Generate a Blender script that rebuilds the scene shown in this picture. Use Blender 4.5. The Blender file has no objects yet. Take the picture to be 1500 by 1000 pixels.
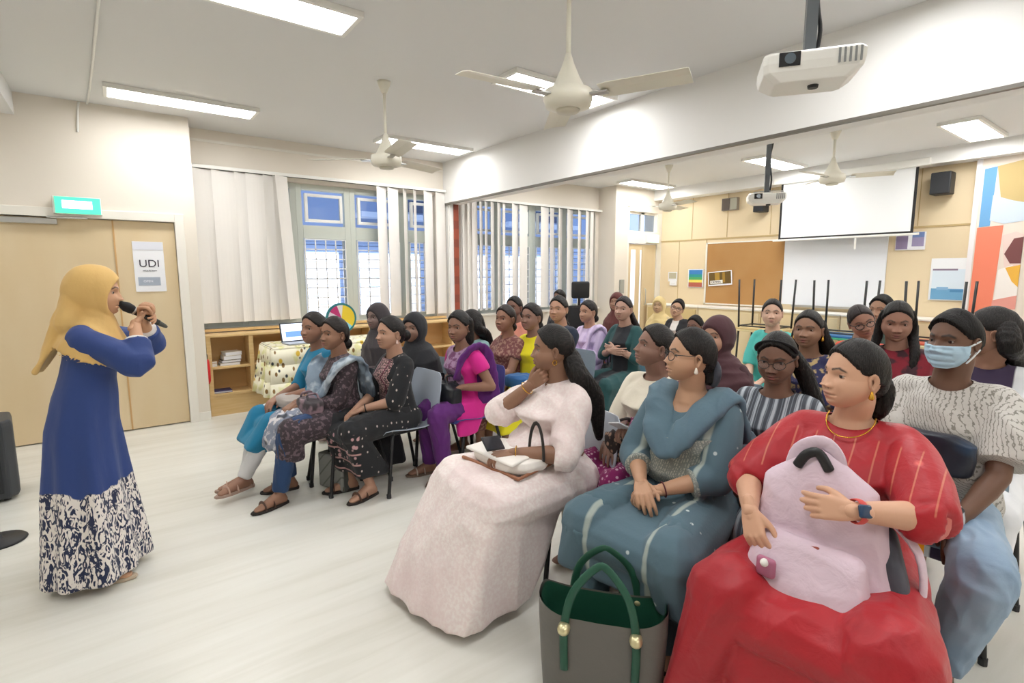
import bpy, bmesh, math, random
import numpy as np
from mathutils import Vector, Matrix

# ---------------------------------------------------------------- camera, world, exposure
H = 1.55                       # eye height of the photographer, metres
F = 770.0                      # focal length for a 1500 px wide frame
v1 = np.array([165-750, -(400-500), -F]); v2 = np.array([1780-750, -(397-500), -F])
Yc = v1/np.linalg.norm(v1); Xc = v2-Yc*np.dot(v2, Yc); Xc /= np.linalg.norm(Xc); Zc = np.cross(Xc, Yc)
RC = np.array([Xc, Yc, Zc])
scn = bpy.context.scene
C = scn.collection
cam_d = bpy.data.cameras.new('camera'); cam = bpy.data.objects.new('camera', cam_d); C.objects.link(cam)
cam_d.sensor_width = 36; cam_d.lens = F/1500*36; cam_d.clip_start = .05
cam.matrix_world = Matrix.Translation((0, 0, H)) @ Matrix([list(r) for r in RC]).to_4x4()
scn.camera = cam
w = bpy.data.worlds.new('world'); scn.world = w; w.use_nodes = True
w.node_tree.nodes['Background'].inputs[0].default_value = (.5, .64, .95, 1)
w.node_tree.nodes['Background'].inputs[1].default_value = .8
vs = scn.view_settings
vs.view_transform = 'Standard'; vs.look = 'None'; vs.gamma = 1; vs.use_curve_mapping = False
vs.exposure = 1.05
LAMP = 11.0                    # strength of the ceiling panels
CEIL1, CEIL2 = 3.08, 3.02
YW, YD = 6.70, 6.30            # window wall, door wall
XB = 3.83                      # beam between the two rooms
XE = 8.25                      # far wall of the second room
def ray(px, py): return RC @ np.array([px-750, -(py-500), -F])
def onz(px, py, z): d = ray(px, py); return d*(z-H)/d[2]+np.array([0, 0, H])
def onx(px, py, x): d = ray(px, py); return d*x/d[0]+np.array([0, 0, H])
def ony(px, py, y): d = ray(px, py); return d*y/d[1]+np.array([0, 0, H])

# ---------------------------------------------------------------- materials
def srgb(c):
    if isinstance(c, str):
        c = [int(c[i:i+2], 16)/255 for i in (0, 2, 4)]
    return [x/12.92 if x <= .04045 else ((x+.055)/1.055)**2.4 for x in c]
MATS = {}
def mat(name, col, rough=.6, metal=0., layers=(), bump=None, emit=None, sheen=0., alpha=1., trans=0., coat=0., attr=False, sss=0., spec=None):
    if name in MATS: return MATS[name]
    m = bpy.data.materials.new(name); MATS[name] = m; m.use_nodes = True
    nt = m.node_tree; N = nt.nodes; L = nt.links
    b = N['Principled BSDF']
    col = srgb(col)
    b.inputs['Base Color'].default_value = (*col, 1); b.inputs['Roughness'].default_value = rough
    b.inputs['Metallic'].default_value = metal
    if spec is not None: b.inputs['Specular IOR Level'].default_value = spec
    if sheen: b.inputs['Sheen Weight'].default_value = sheen; b.inputs['Sheen Roughness'].default_value = .5
    if coat: b.inputs['Coat Weight'].default_value = coat; b.inputs['Coat Roughness'].default_value = .1
    if trans: b.inputs['Transmission Weight'].default_value = trans
    if alpha < 1: b.inputs['Alpha'].default_value = alpha
    if sss: b.inputs['Subsurface Weight'].default_value = sss; b.inputs['Subsurface Radius'].default_value = (.02, .008, .004); b.inputs['Subsurface Scale'].default_value = .4
    if emit: b.inputs['Emission Color'].default_value = (*srgb(emit[0]), 1); b.inputs['Emission Strength'].default_value = emit[1]
    cur = None
    if attr:
        a = N.new('ShaderNodeAttribute'); a.attribute_name = 'Tint'; cur = a.outputs['Color']
    tc = None
    def coords(sc, rot=None):
        nonlocal tc
        if tc is None: tc = N.new('ShaderNodeTexCoord')
        mp = N.new('ShaderNodeMapping'); mp.inputs['Scale'].default_value = sc
        if rot: mp.inputs['Rotation'].default_value = rot
        L.new(tc.outputs['Object'], mp.inputs['Vector']); return mp.outputs['Vector']
    def ramp(src, lo, hi):
        r = N.new('ShaderNodeMapRange'); r.inputs['From Min'].default_value = lo; r.inputs['From Max'].default_value = hi
        L.new(src, r.inputs['Value']); return r.outputs['Result']
    for ly in layers:
        k = ly['k']; sc = ly.get('s', (1, 1, 1)); sc = (sc,)*3 if not hasattr(sc, '__len__') else sc
        v = coords(sc, ly.get('rot'))
        if k == 'noise':
            t = N.new('ShaderNodeTexNoise'); t.inputs['Scale'].default_value = 1; t.inputs['Detail'].default_value = ly.get('detail', 2)
            t.inputs['Distortion'].default_value = ly.get('dist', 0); L.new(v, t.inputs['Vector']); o = t.outputs['Fac']
        elif k == 'dots':
            t = N.new('ShaderNodeTexVoronoi'); t.inputs['Scale'].default_value = 1; t.inputs['Randomness'].default_value = ly.get('rnd', 1)
            L.new(v, t.inputs['Vector']); o = t.outputs['Distance']
        elif k == 'cells':
            t = N.new('ShaderNodeTexVoronoi'); t.feature = 'DISTANCE_TO_EDGE'; t.inputs['Scale'].default_value = 1
            L.new(v, t.inputs['Vector']); o = t.outputs['Distance']
        elif k == 'wave':
            t = N.new('ShaderNodeTexWave'); t.bands_direction = ly.get('dir', 'X'); t.inputs['Scale'].default_value = 1
            t.inputs['Distortion'].default_value = ly.get('dist', 0); t.inputs['Detail'].default_value = 1
            t.inputs['Detail Scale'].default_value = ly.get('ds', 1.); L.new(v, t.inputs['Vector']); o = t.outputs['Fac']
        elif k == 'flat':
            o = None
        th = ly.get('t', .5); so = ly.get('soft', .03)
        if o is not None:
            fac = ramp(o, th-so, th+so) if bool(ly.get('inv')) == (k == 'dots' or k == 'cells') else ramp(o, th+so, th-so)
        else:
            vv = N.new('ShaderNodeValue'); vv.outputs[0].default_value = 1; fac = vv.outputs[0]
        for ax in 'xyz':
            if ax in ly:
                lo, hi = ly[ax]
                sp = N.new('ShaderNodeSeparateXYZ'); L.new(coords((1, 1, 1)), sp.inputs[0])
                src = sp.outputs['XYZ'.index(ax.upper())]
                nz = N.new('ShaderNodeTexNoise'); nz.inputs['Scale'].default_value = 9; L.new(coords((1, 1, 1)), nz.inputs['Vector'])
                ad = N.new('ShaderNodeMath'); ad.operation = 'MULTIPLY_ADD'; ad.inputs[1].default_value = ly.get('wob', 0)*2; L.new(nz.outputs['Fac'], ad.inputs[0]); L.new(src, ad.inputs[2])
                g = N.new('ShaderNodeMath'); g.operation = 'SUBTRACT'; g.inputs[1].default_value = ly.get('wob', 0); L.new(ad.outputs[0], g.inputs[0])
                for lim, inv in ((lo, 0), (hi, 1)):
                    if lim is None: continue
                    q = ramp(g.outputs[0], lim+(.003 if inv else -.003), lim-(.003 if inv else -.003))
                    mu = N.new('ShaderNodeMath'); mu.operation = 'MULTIPLY'; L.new(fac, mu.inputs[0]); L.new(q, mu.inputs[1]); fac = mu.outputs[0]
        if ly.get('a', 1) < 1:
            mu = N.new('ShaderNodeMath'); mu.operation = 'MULTIPLY'; L.new(fac, mu.inputs[0]); mu.inputs[1].default_value = ly['a']; fac = mu.outputs[0]
        mx = N.new('ShaderNodeMix'); mx.data_type = 'RGBA'; L.new(fac, mx.inputs['Factor'])
        if cur is None: mx.inputs[6].default_value = (*col, 1)
        else: L.new(cur, mx.inputs[6])
        mx.inputs[7].default_value = (*srgb(ly['c']), 1); cur = mx.outputs[2]
    if cur is not None: L.new(cur, b.inputs['Base Color'])
    if bump:
        sc, st = bump[0], bump[1]; sc = (sc,)*3 if not hasattr(sc, '__len__') else sc
        t = N.new('ShaderNodeTexNoise'); t.inputs['Scale'].default_value = 1; t.inputs['Detail'].default_value = 4; t.inputs['Distortion'].default_value = .4
        L.new(coords(sc), t.inputs['Vector'])
        bp = N.new('ShaderNodeBump'); bp.inputs['Strength'].default_value = st; bp.inputs['Distance'].default_value = bump[2] if len(bump) > 2 else .01
        L.new(t.outputs['Fac'], bp.inputs['Height']); L.new(bp.outputs['Normal'], b.inputs['Normal'])
    return m

# ---------------------------------------------------------------- mesh helpers
class MB:
    def __init__(s): s.v = []; s.f = []
    def add(s, V, Fc):
        o = len(s.v); s.v += [tuple(p) for p in V]; s.f += [tuple(i+o for i in f) for f in Fc]; return s
    def box(s, a, b):
        x0, y0, z0 = [min(a[i], b[i]) for i in range(3)]; x1, y1, z1 = [max(a[i], b[i]) for i in range(3)]
        V = [(x0,y0,z0),(x1,y0,z0),(x1,y1,z0),(x0,y1,z0),(x0,y0,z1),(x1,y0,z1),(x1,y1,z1),(x0,y1,z1)]
        return s.add(V, [(0,3,2,1),(4,5,6,7),(0,1,5,4),(1,2,6,5),(2,3,7,6),(3,0,4,7)])
    def loft(s, rings):
        n = len(rings[0]); V = [p for r in rings for p in r]; Fc = []
        for i in range(len(rings)-1):
            for j in range(n):
                k = (j+1) % n; Fc.append((i*n+j, i*n+k, (i+1)*n+k, (i+1)*n+j))
        Fc.append(tuple(range(n))[::-1]); Fc.append(tuple((len(rings)-1)*n+j for j in range(n)))
        return s.add(V, Fc)
    def tube(s, pts, rad, n=10, up=(0, 0, 1), flat=None, round_=True, sp=True):
        """sweep along pts; rad scalar/list; flat = ratio of the section across 'up'"""
        pts = [np.array(p, float) for p in pts]
        rad = [rad]*len(pts) if not hasattr(rad, '__len__') else list(rad)
        if 4 <= len(pts) <= 9 and sp:          # round the path off with a spline
            fl_ = list(flat) if hasattr(flat, '__len__') else [flat or 1]*len(pts); a = [pts[0]]+pts+[pts[-1]]; P2 = []; R2 = []; F2 = []
            for i in range(len(pts)-1):
                for t in (0, .25, .5, .75):
                    p0, p1, p2, p3 = a[i:i+4]; P2.append(.5*(2*p1+(p2-p0)*t+(2*p0-5*p1+4*p2-p3)*t*t+(3*p1-p0-3*p2+p3)*t**3)); R2.append(rad[i]*(1-t)+rad[i+1]*t); F2.append(fl_[i]*(1-t)+fl_[i+1]*t)
            pts = P2+[pts[-1]]; rad = R2+[rad[-1]]; flat = F2+[fl_[-1]]
        rings = []; K = len(pts); u = None
        for i, p in enumerate(pts):
            d = pts[min(i+1, K-1)]-pts[max(i-1, 0)]; d = d/(np.linalg.norm(d)+1e-9)
            if u is None:
                u = np.cross(d, np.array(up, float))
                if np.linalg.norm(u) < 1e-3: u = np.cross(d, [1, 0, 0.1])
            u = u-d*np.dot(u, d); u /= np.linalg.norm(u)+1e-9; v = np.cross(d, u)
            r = rad[i]; fl = flat[i] if hasattr(flat, '__len__') else (flat or 1)
            ru, rv = r, r*fl
            if round_ and i == 0:
                for a in (80, 50, 25):
                    a = math.radians(a); rings.append([p-d*min(ru, rv)*math.sin(a)+(u*ru*math.cos(t)+v*rv*math.sin(t))*math.cos(a) for t in np.linspace(0, 2*math.pi, n, endpoint=False)])
            rings.append([p+u*ru*math.cos(t)+v*rv*math.sin(t) for t in np.linspace(0, 2*math.pi, n, endpoint=False)])
            if round_ and i == K-1:
                for a in (25, 50, 80):
                    a = math.radians(a); rings.append([p+d*min(ru, rv)*math.sin(a)+(u*ru*math.cos(t)+v*rv*math.sin(t))*math.cos(a) for t in np.linspace(0, 2*math.pi, n, endpoint=False)])
        return s.loft(rings)
    def lathe(s, prof, c=(0, 0, 0), n=24):
        return s.loft([[(c[0]+r*math.cos(t), c[1]+r*math.sin(t), c[2]+z) for t in np.linspace(0, 2*math.pi, n, endpoint=False)] for r, z in prof])
    def sph(s, c, r, n=12, m=8):
        r = (r,)*3 if not hasattr(r, '__len__') else r
        return s.loft([[(c[0]+r[0]*math.sin(a)*math.cos(t), c[1]+r[1]*math.sin(a)*math.sin(t), c[2]-r[2]*math.cos(a)) for t in np.linspace(0, 2*math.pi, n, endpoint=False)] for a in np.linspace(.08, math.pi-.08, m)])
    def hull(s, sp):
        bm = bmesh.new()
        for c, r in sp:
            r = (r,)*3 if not hasattr(r, '__len__') else r
            for a in np.linspace(0, math.pi, 7):
                for t in np.linspace(0, 2*math.pi, 10, endpoint=False):
                    bm.verts.new((c[0]+r[0]*math.sin(a)*math.cos(t), c[1]+r[1]*math.sin(a)*math.sin(t), c[2]+r[2]*math.cos(a)))
        bmesh.ops.remove_doubles(bm, verts=bm.verts, dist=1e-5)
        g = bmesh.ops.convex_hull(bm, input=bm.verts)
        bmesh.ops.delete(bm, geom=list({v for v in g['geom_interior'] if isinstance(v, bmesh.types.BMVert)}), context='VERTS')
        bm.verts.index_update(); s.add([v.co[:] for v in bm.verts], [[v.index for v in f.verts] for f in bm.faces]); bm.free(); return s
    def obj(s, name, m, parent=None, smooth=False, bevel=0, kind=None, tf=None):
        me = bpy.data.meshes.new(name); V = s.v
        if tf is not None: V = [tuple(tf @ Vector(p)) for p in V]
        me.from_pydata(V, [], s.f); me.materials.append(m)
        if smooth: me.polygons.foreach_set('use_smooth', [True]*len(me.polygons))
        me.update()
        o = bpy.data.objects.new(name, me); C.objects.link(o)
        if parent: o.parent = parent
        if bevel:
            b = o.modifiers.new('bevel', 'BEVEL'); b.width = bevel; b.segments = 2; b.limit_method = 'ANGLE'
        if kind: o['kind'] = kind
        return o
def box(name, a, b, m, parent=None, bevel=0, kind=None, smooth=False): return MB().box(a, b).obj(name, m, parent, bevel=bevel, kind=kind, smooth=smooth)
def tag(o, label, cat, group=None):
    o['label'] = label; o['category'] = cat
    if group: o['group'] = group
    return o
def thing(name, label, cat, loc=(0, 0, 0), rz=0, group=None):
    o = bpy.data.objects.new(name, None); o.empty_display_size = .1; C.objects.link(o); o.location = loc; o.rotation_euler = (0, 0, rz); return tag(o, label, cat, group)
def rot(v, a): c, s_ = math.cos(a), math.sin(a); return (v[0]*c-v[1]*s_, v[0]*s_+v[1]*c, v[2])
def text(name, s, size, m, parent, loc, rotm, ext=.001):
    cu = bpy.data.curves.new(name, 'FONT'); cu.body = s; cu.size = size; cu.extrude = ext; cu.align_x = 'CENTER'; cu.align_y = 'CENTER'
    t = bpy.data.objects.new(name, cu); C.objects.link(t); bpy.context.view_layer.update()
    me = bpy.data.meshes.new_from_object(t.evaluated_get(bpy.context.evaluated_depsgraph_get())); bpy.data.objects.remove(t)
    me.materials.clear(); me.materials.append(m)
    o = bpy.data.objects.new(name, me); C.objects.link(o); o.parent = parent; o.location = loc; o.rotation_euler = rotm; return o

# ---------------------------------------------------------------- room materials
M_wall = mat('cream_wall_paint', 'e9e1d4', .75, bump=(60, .03))
M_white = mat('white_paint', 'ecebe8', .7, bump=(50, .02))
M_ceil = mat('ceiling_paint', 'e3e3e2', .8)
M_trim = mat('trim_paint', 'f0ece2', .45)
M_door = mat('door_laminate', 'e2ceaa', .38, layers=[dict(k='noise', s=(4, 4, 1.2), c='dcc59c', t=.5, soft=.25)])
M_panel = mat('acoustic_panel', 'e6d3b0', .8, bump=(400, .05))
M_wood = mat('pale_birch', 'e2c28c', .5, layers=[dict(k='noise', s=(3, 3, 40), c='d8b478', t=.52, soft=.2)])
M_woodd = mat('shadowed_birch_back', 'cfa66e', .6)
M_floor = mat('vinyl_floor', 'dfddd4', .30, layers=[dict(k='noise', s=(1.3, 14, 1), rot=(0, 0, .2), c='d2d0c4', t=.58, soft=.16, detail=6, dist=.6), dict(k='noise', s=(.6, 7, 1), rot=(0, 0, .2), c='e8e7e0', t=.6, soft=.2, detail=4)])
M_frame = mat('window_frame_grey_green', 'c9cec4', .55)
M_glass = mat('window_glass', 'dfe8f0', .02, trans=1.0)
M_blind = mat('blind_fabric', 'f0ece6', .8, bump=((30, 30, 4), .05))
M_black = mat('black_metal', '1b1b1d', .4)
M_blackp = mat('black_plastic', '26272a', .5)
M_silver = mat('brushed_metal', 'c8c8c6', .3, metal=.9)
M_whitep = mat('white_plastic', 'f1f0ea', .35)
M_paper = mat('white_paper', 'f3f4f8', .7)
M_ink = mat('dark_ink', '3a3340', .8)
M_lampon = mat('lit_diffuser', 'ffffff', .5, emit=('ffffff', LAMP))

# ---------------------------------------------------------------- shell
def S(name, a, b, m): return box(name, a, b, m, kind='structure')
S('floor', (-4.2, -3.2, -.1), (XE+.3, YW+.3, 0), M_floor)
S('ceiling', (-4.2, -3.2, CEIL1), (XB+.2, YW+.3, CEIL1+.1), M_ceil)
S('ceiling', (XB+.2, -3.2, CEIL2), (XE+.3, YW+.3, CEIL2+.16), M_ceil)
mb = MB().box((XB, -3.2, 2.52), (XB+.2, YW, CEIL1)); mb.obj('trim_1', M_white, kind='structure')            # beam between the rooms
mb = MB().box((XB-.006, -3.2, 2.497), (XB+.03, YW, 2.519)); mb.obj('trim_2', mat('track_dark_metal', '6a655c', .4), kind='structure')
mb = MB().box((XB+.03, -3.2, 2.505), (XB+.2, YW, 2.519)); mb.obj('trim_13', M_white, kind='structure')
S('wall_back', (-4.2, -3.3, 0), (XE+.3, -3.2, 3.2), M_wall)
S('wall_left', (-4.3, -3.2, 0), (-4.2, YD, 3.2), M_wall)
# door wall (a block standing in front of the window wall)
DX0, DX1 = -1.15, .53
mb = MB()
mb.box((-4.2, YD, 0), (DX0-.08, YD+.5, CEIL1)).box((DX0-.08, YD, 2.13), (DX1+.08, YD+.5, CEIL1)).box((DX1+.08, YD, 0), (.72, YD+.5, CEIL1)).box((DX0-.08, YD+.1, 0), (DX1+.08, YD+.5, 2.13))
mb.obj('wall_front', M_wall, kind='structure')
# door frame and two leaves
mb = MB(); mb.box((DX0-.08, YD-.03, 0), (DX0, YD+.1, 2.13)).box((DX1, YD-.03, 0), (DX1+.08, YD+.1, 2.13)).box((DX0, YD-.03, 2.05), (DX1, YD+.1, 2.13))
mb.obj('trim_3', M_trim, kind='structure', bevel=.004)
d1 = box('door_1', (DX0+.003, YD+.02, .01), (.033, YD+.06, 2.045), M_door, kind='structure', bevel=.002)
d2 = box('door_2', (.040, YD+.02, .01), (DX1-.003, YD+.06, 2.045), M_door, kind='structure', bevel=.002)
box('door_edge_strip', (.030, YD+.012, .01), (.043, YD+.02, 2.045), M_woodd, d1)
S('baseboard_front', (DX1+.08, YD-.012, 0), (.72, YD, .09), M_trim)
cl = thing('door_closer', 'silver overhead door closer on the large left door leaf', 'door closer', (-.42, YD, 1.99))
box('closer_body', (-.32, -.03, -.005), (.06, .02, .045), M_silver, cl, bevel=.006)
mb = MB(); mb.tube([(.0, -.045, .055), (.27, -.03, .058)], .011, 8); mb.obj('closer_arm', M_silver, cl, smooth=True)
# exit sign
ex = thing('exit_sign', 'lit green exit sign above the double door on the left', 'exit sign', (-.2, YD-.075, 2.075))
box('sign_housing', (-.175, -.0, 0), (.165, .045, .155), M_whitep, ex, bevel=.004)
M_sign = mat('lit_green_sign', '36c48e', .4, emit=('4fd0a0', .75))
box('sign_face', (-.16, -.006, .006), (.16, .001, .149), M_sign, ex)
M_signw = mat('lit_white_sign', 'ffffff', .4, emit=('f2fff8', 2.2))
mb = MB().box((-.11, -.009, .05), (.10, -.006, .118)); mb.obj('sign_lettering', M_signw, ex, bevel=.0)
# notice on door
no = thing('door_notice', 'white printed notice in a clear sleeve taped to the narrow door leaf', 'notice', (.285, YD+.02, 1.62))
box('sheet', (-.115, -.006, -.40+.15), (.135, 0, .235), M_paper, no)
box('sleeve_flap', (-.113, -.009, .155), (.133, -.006, .233), mat('clear_sleeve', 'e6e8f2', .2), no)
text('logo_lettering', 'UDI', .10, M_ink, no, (.01, -.008, .02), (math.pi/2, 0, 0))
text('caption_lettering', 'value & learn', .022, M_ink, no, (.01, -.008, -.045), (math.pi/2, 0, 0))
box('grey_strip', (-.09, -.009, -.19), (.09, -.006, -.11), mat('grey_print', 'a9b3c2', .7), no)
text('strip_lettering', 'OPEN', .03, M_paper, no, (-.01, -.011, -.15), (math.pi/2, 0, 0))
# window wall strip above / below / piers; openings in both rooms
def window_wall(x0, x1, name, ops):
    mb = MB(); z0, z1 = .93, 2.62
    mb.box((x0, YW, 0), (x1, YW+.2, z0)).box((x0, YW, z1), (x1, YW+.2, CEIL1+.05))
    xs = x0
    for a, b in ops: mb.box((xs, YW, z0), (a, YW+.2, z1)); xs = b
    mb.box((xs, YW, z0), (x1, YW+.2, z1)); return mb.obj(name, M_wall, kind='structure')
window_wall(.60, XB+.02, 'wall_window', [(.74, XB-.14)])
window_wall(XB+.02, 7.0, 'wall_window_far', [(XB+.30, 6.9)])
S('wall_far_pier', (6.98, YD, 0), (7.30, YW+.2, CEIL2+.05), M_wall)
wn = 0
def window_unit(x0, x1, zlo=.95, zhi=1.97, louvre=False):
    """one bay: grilled casement below, small light above, both in grey-green frames"""
    global wn; wn += 1
    y = YW+.07
    mb = MB(); t = .07
    mb.box((x0, y, zlo-.02), (x0+t, y+.08, 2.62)).box((x1-t, y, zlo-.02), (x1, y+.08, 2.62))
    for za, zb in ((zlo-.03, zlo+.04), (zhi, zhi+.16), (2.55, 2.62)): mb.box((x0+t, y, za), (x1-t, y+.08, zb))
    r = mb.obj('window_%d' % wn, M_frame, kind='structure', bevel=.004)
    # inner sash of the small upper light
    mb = MB(); a, b, c, d = x0+t+.03, x1-t-.03, zhi+.2, 2.51; s_ = .035
    mb.box((a, y-.02, c), (a+s_, y+.03, d)).box((b-s_, y-.02, c), (b, y+.03, d)).box((a+s_, y-.02, c), (b-s_, y+.03, c+s_)).box((a+s_, y-.02, d-s_), (b-s_, y+.03, d))
    mb.obj('upper_sash', M_whitep, r, bevel=.003)
    box('upper_pane', (a+s_, y+.0, c+s_), (b-s_, y+.006, d-s_), M_glass, r)
    # white security grille
    g = MB(); gx0, gx1, gz0, gz1 = x0+t+.01, x1-t-.01, zlo+.05, zhi-.01
    nx = 4; nz = 8
    for i in range(nx+1):
        x = gx0+(gx1-gx0)*i/nx; g.box((x-.006, y-.02, gz0), (x+.006, y-.008, gz1))
    for i in range(nz+1):
        z = gz0+(gz1-gz0)*i/nz; g.box((gx0, y-.02, z-.006), (gx1, y-.008, z+.006))
    g.obj('grille', M_whitep, r)
    # louvre blades behind at a tilt
    lv = MB(); nb = 9
    for i in range(nb):
        z = gz0+(gz1-gz0)*(i+.5)/nb
        lv.add([(gx0, y+.045, z-.012), (gx1, y+.045, z-.012), (gx1, y+.10, z+.03), (gx0, y+.10, z+.03), (gx0, y+.045, z-.007), (gx1, y+.045, z-.007), (gx1, y+.10, z+.035), (gx0, y+.10, z+.035)], [(0,3,2,1),(4,5,6,7),(0,1,5,4),(1,2,6,5),(2,3,7,6),(3,0,4,7)])
    lv.obj('louvre_panes', M_glass, r)
    for q in range(2):
        x = gx0+.006 if q == 0 else gx1-.02
        box('louvre_carrier', (x, y+.03, gz0), (x+.015, y+.06, gz1), M_silver, r)
    return r
xs = [ony(q, 350, YW+.07)[0] for q in (277, 356, 436, 514, 592, 652)]; xs[0] = .74; xs[-1] = XB-.14
for i in range(5): window_unit(xs[i], xs[i+1])
xs2 = np.linspace(XB+.30, 6.9, 5)
for i in range(4): window_unit(xs2[i], xs2[i+1])
S('trim_4', (.72, YW-.06, .90), (XB-.02, YW+.02, .93), M_wood)
S('trim_5', (XB+.22, YW-.06, .90), (6.98, YW+.02, .93), M_trim)
S('trim_6', (.72, YW-.012, 2.95), (XB, YW, 2.975), M_trim)
# terracotta pilaster strip just past the beam
S('wall_pier', (XB+.03, YW-.12, 0), (XB+.09, YW, 2.52), M_white)
S('trim_7', (XB+.09, YW-.13, 0), (XB+.17, YW-.1, 2.52), mat('terracotta_strip', '9c4a33', .7, layers=[dict(k='wave', dir='Z', s=(1, 1, 1.2), c='84402e', t=.6, soft=.1)]))
# wall beyond the opening in room two: door, fanlights
S('wall_far_front', (7.30, YD, 2.62), (XE, YD+.3, CEIL2+.05), M_wall)
mb = MB(); mb.box((7.30, YD, 0), (7.34, YD+.3, 2.62)).box((8.12, YD, 0), (XE, YD+.3, 2.62)).box((7.34, YD, 2.06), (8.12, YD+.3, 2.28)); mb.obj('trim_8', M_trim, kind='structure')
fl = MB(); fl.box((7.34, YD+.04, 2.28), (7.38, YD+.1, 2.62)).box((7.70, YD+.04, 2.28), (7.78, YD+.1, 2.62)).box((8.08, YD+.04, 2.28), (8.12, YD+.1, 2.62)).box((7.38, YD+.04, 2.58), (8.08, YD+.1, 2.62))
wf = fl.obj('window_20', M_trim, kind='structure'); box('pane', (7.38, YD+.06, 2.28), (7.70, YD+.066, 2.58), M_glass, wf); box('pane', (7.78, YD+.06, 2.28), (8.08, YD+.066, 2.58), M_glass, wf)
d3 = box('door_3', (7.345, YD+.02, .01), (7.72, YD+.06, 2.05), M_door, kind='structure'); d4 = box('door_4', (7.73, YD+.02, .01), (8.115, YD+.06, 2.05), M_door, kind='structure')
M_visg = mat('vision_glass', 'e9eef6', .15, emit=('dfe6f5', .25))
box('vision_panel', (7.42, YD+.012, .95), (7.54, YD+.02, 1.95), M_visg, d3, bevel=.003)
box('vision_panel', (7.67, YD+.012, .5), (7.70, YD+.02, 1.95), M_visg, d3)
mb = MB().tube([(7.80, YD-.01, .95), (7.80, YD-.03, 1.0), (7.80, YD-.03, 1.2), (7.80, YD-.01, 1.25)], .01, 8); mb.obj('door_handle', M_silver, d4, smooth=True)
ex2 = thing('exit_sign', 'small green exit sign above the far doorway of the second room', 'exit sign', (7.95, YD-.05, 2.08))
box('sign_housing', (-.16, 0, 0), (.16, .045, .15), M_whitep, ex2, bevel=.004); box('sign_face', (-.15, -.006, .006), (.15, .001, .144), mat('pale_green_sign', 'b9f0d8', .4, emit=('b5f5da', .8)), ex2)
tag(box('wall_panel', (7.11, YD-.03, 1.18), (7.21, YD, 1.42), mat('grey_switch_plate', 'a9aaa2', .5), bevel=.004), 'grey wall panel on the pier left of the far doors', 'wall panel')
# far wall with acoustic panels, bulkhead above
S('wall_far', (XE, -3.2, 0), (XE+.2, YD+.3, 3.2), M_panel)
S('trim_9', (XE-.25, -3.2, 2.84), (XE, YD, CEIL2), M_white)
mb = MB()
for y in (5.65, 4.98, 4.25, 3.62, 2.9, 2.35): mb.box((XE-.006, y-.004, 2.13), (XE, y+.004, 2.84))
for y in (5.9, 5.35): mb.box((XE-.006, y-.004, 0), (XE, y+.004, 2.10))
mb.box((XE-.008, 1.79, 2.10), (XE, YD, 2.125)); mb.obj('trim_10', mat('panel_joint', 'c2a878', .8), kind='structure')
# outside the windows: a neighbouring block seen across a gap
M_ob = mat('neighbour_wall_blue_grey', 'a3b3cf', .8); M_ow = mat('neighbour_white_wall', 'f2f6ff', .8, emit=('eef4ff', 1.1))
ob = thing('neighbouring_building', 'blue-grey neighbouring block seen through the windows', 'building', (3.5, YW+4.0, 0))
box('wall', (-6.5, 0, -1), (7.5, .3, 6), M_ob, ob)
box('corridor_wall', (-6.5, -1.2, -1), (7.5, -.02, .55), mat('parapet_dark', '5a606c', .8), ob)
for x0 in (-2.9, -1.2, .6, 2.4, 4.2): box('lit_opening', (x0, -.08, .6), (x0+1.35, -.01, 1.95), M_ow, ob)
for x0 in (-2.9, .6, 4.2):
    f_ = MB(); f_.box((x0-.1, -.5, 2.65), (x0+2.2, -.1, 2.75)).box((x0-.1, -.5, 3.4), (x0+2.2, -.1, 3.5)); f_.obj('ledge', mat('ledge_white', 'e4e8f2', .7), ob)
for x0 in (-2.3, 1.4, 5.): box('window_band', (x0, -.05, 2.85), (x0+1.2, -.0, 3.35), mat('blue_glass', '46536f', .2), ob)

# ---------------------------------------------------------------- headrails and vertical blinds
def headrail(x0, x1, y, z, label):
    t = thing('vertical_blind', label, 'blind', ((x0+x1)/2, y, z), 0, 'vertical blinds'); h = (x1-x0)/2
    box('headrail', (-h, -.025, 0), (h, .025, .035), M_whitep, t, bevel=.003); box('rail_groove', (-h+.01, -.008, -.004), (h-.01, .008, 0), M_blackp, t); return t
def vane(t, pa, pb, ang, bot=1.0, lean=0.):
    pb = pb+(pb-pa)*.14
    """one fabric vane hanging from the rail of t, slightly curved, with its bottom weight"""
    y = t.location.y; top = t.location.z; xa = ony(pa, 350, y)[0]; xb = ony(pb, 350, y)[0]; wd = min(.34, (xb-xa)/max(.2, abs(math.cos(ang)))); cx = (xa+xb)/2-t.location.x
    mb = MB(); n = 6; rows = []; T = .0015; h = top-bot-.004
    for z in (0, .04, h*.3, h*.6, h):
        off = lean*z/h
        fr = [((i/n-.5)*wd+off, .009*math.cos((i/n-.5)*math.pi), z) for i in range(n+1)]; bk = [(p[0], p[1]+T, p[2]) for p in reversed(fr)]
        rows.append([tuple(np.array(rot(p, ang))+np.array([cx, 0, -h-.004])) for p in fr+bk])
    mb.loft(rows); v = mb.obj('vane', M_blind, t)
    wb = MB().box((-wd/2+.005, .009, .002), (wd/2-.005, .016, .03)); wb.v = [tuple(np.array(rot(p, ang))+np.array([cx, 0, -h-.004])) for p in wb.v]; wb.obj('bottom_weight', M_whitep, v)
rnd = random.Random(3)
b1 = headrail(.74, XB-.01, YW-.075, 2.66, 'cream vertical blind drawn half open across the near windows, left of the red strip')
for pa, pb, an in ((289, 320, .12), (316, 348, .1), (349, 366, .2), (365, 392, .1), (390, 406, .25), (404, 418, .3)): vane(b1, pa, pb, an)
vane(b1, 417, 434, .5, lean=-.10)
px = 553
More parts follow.
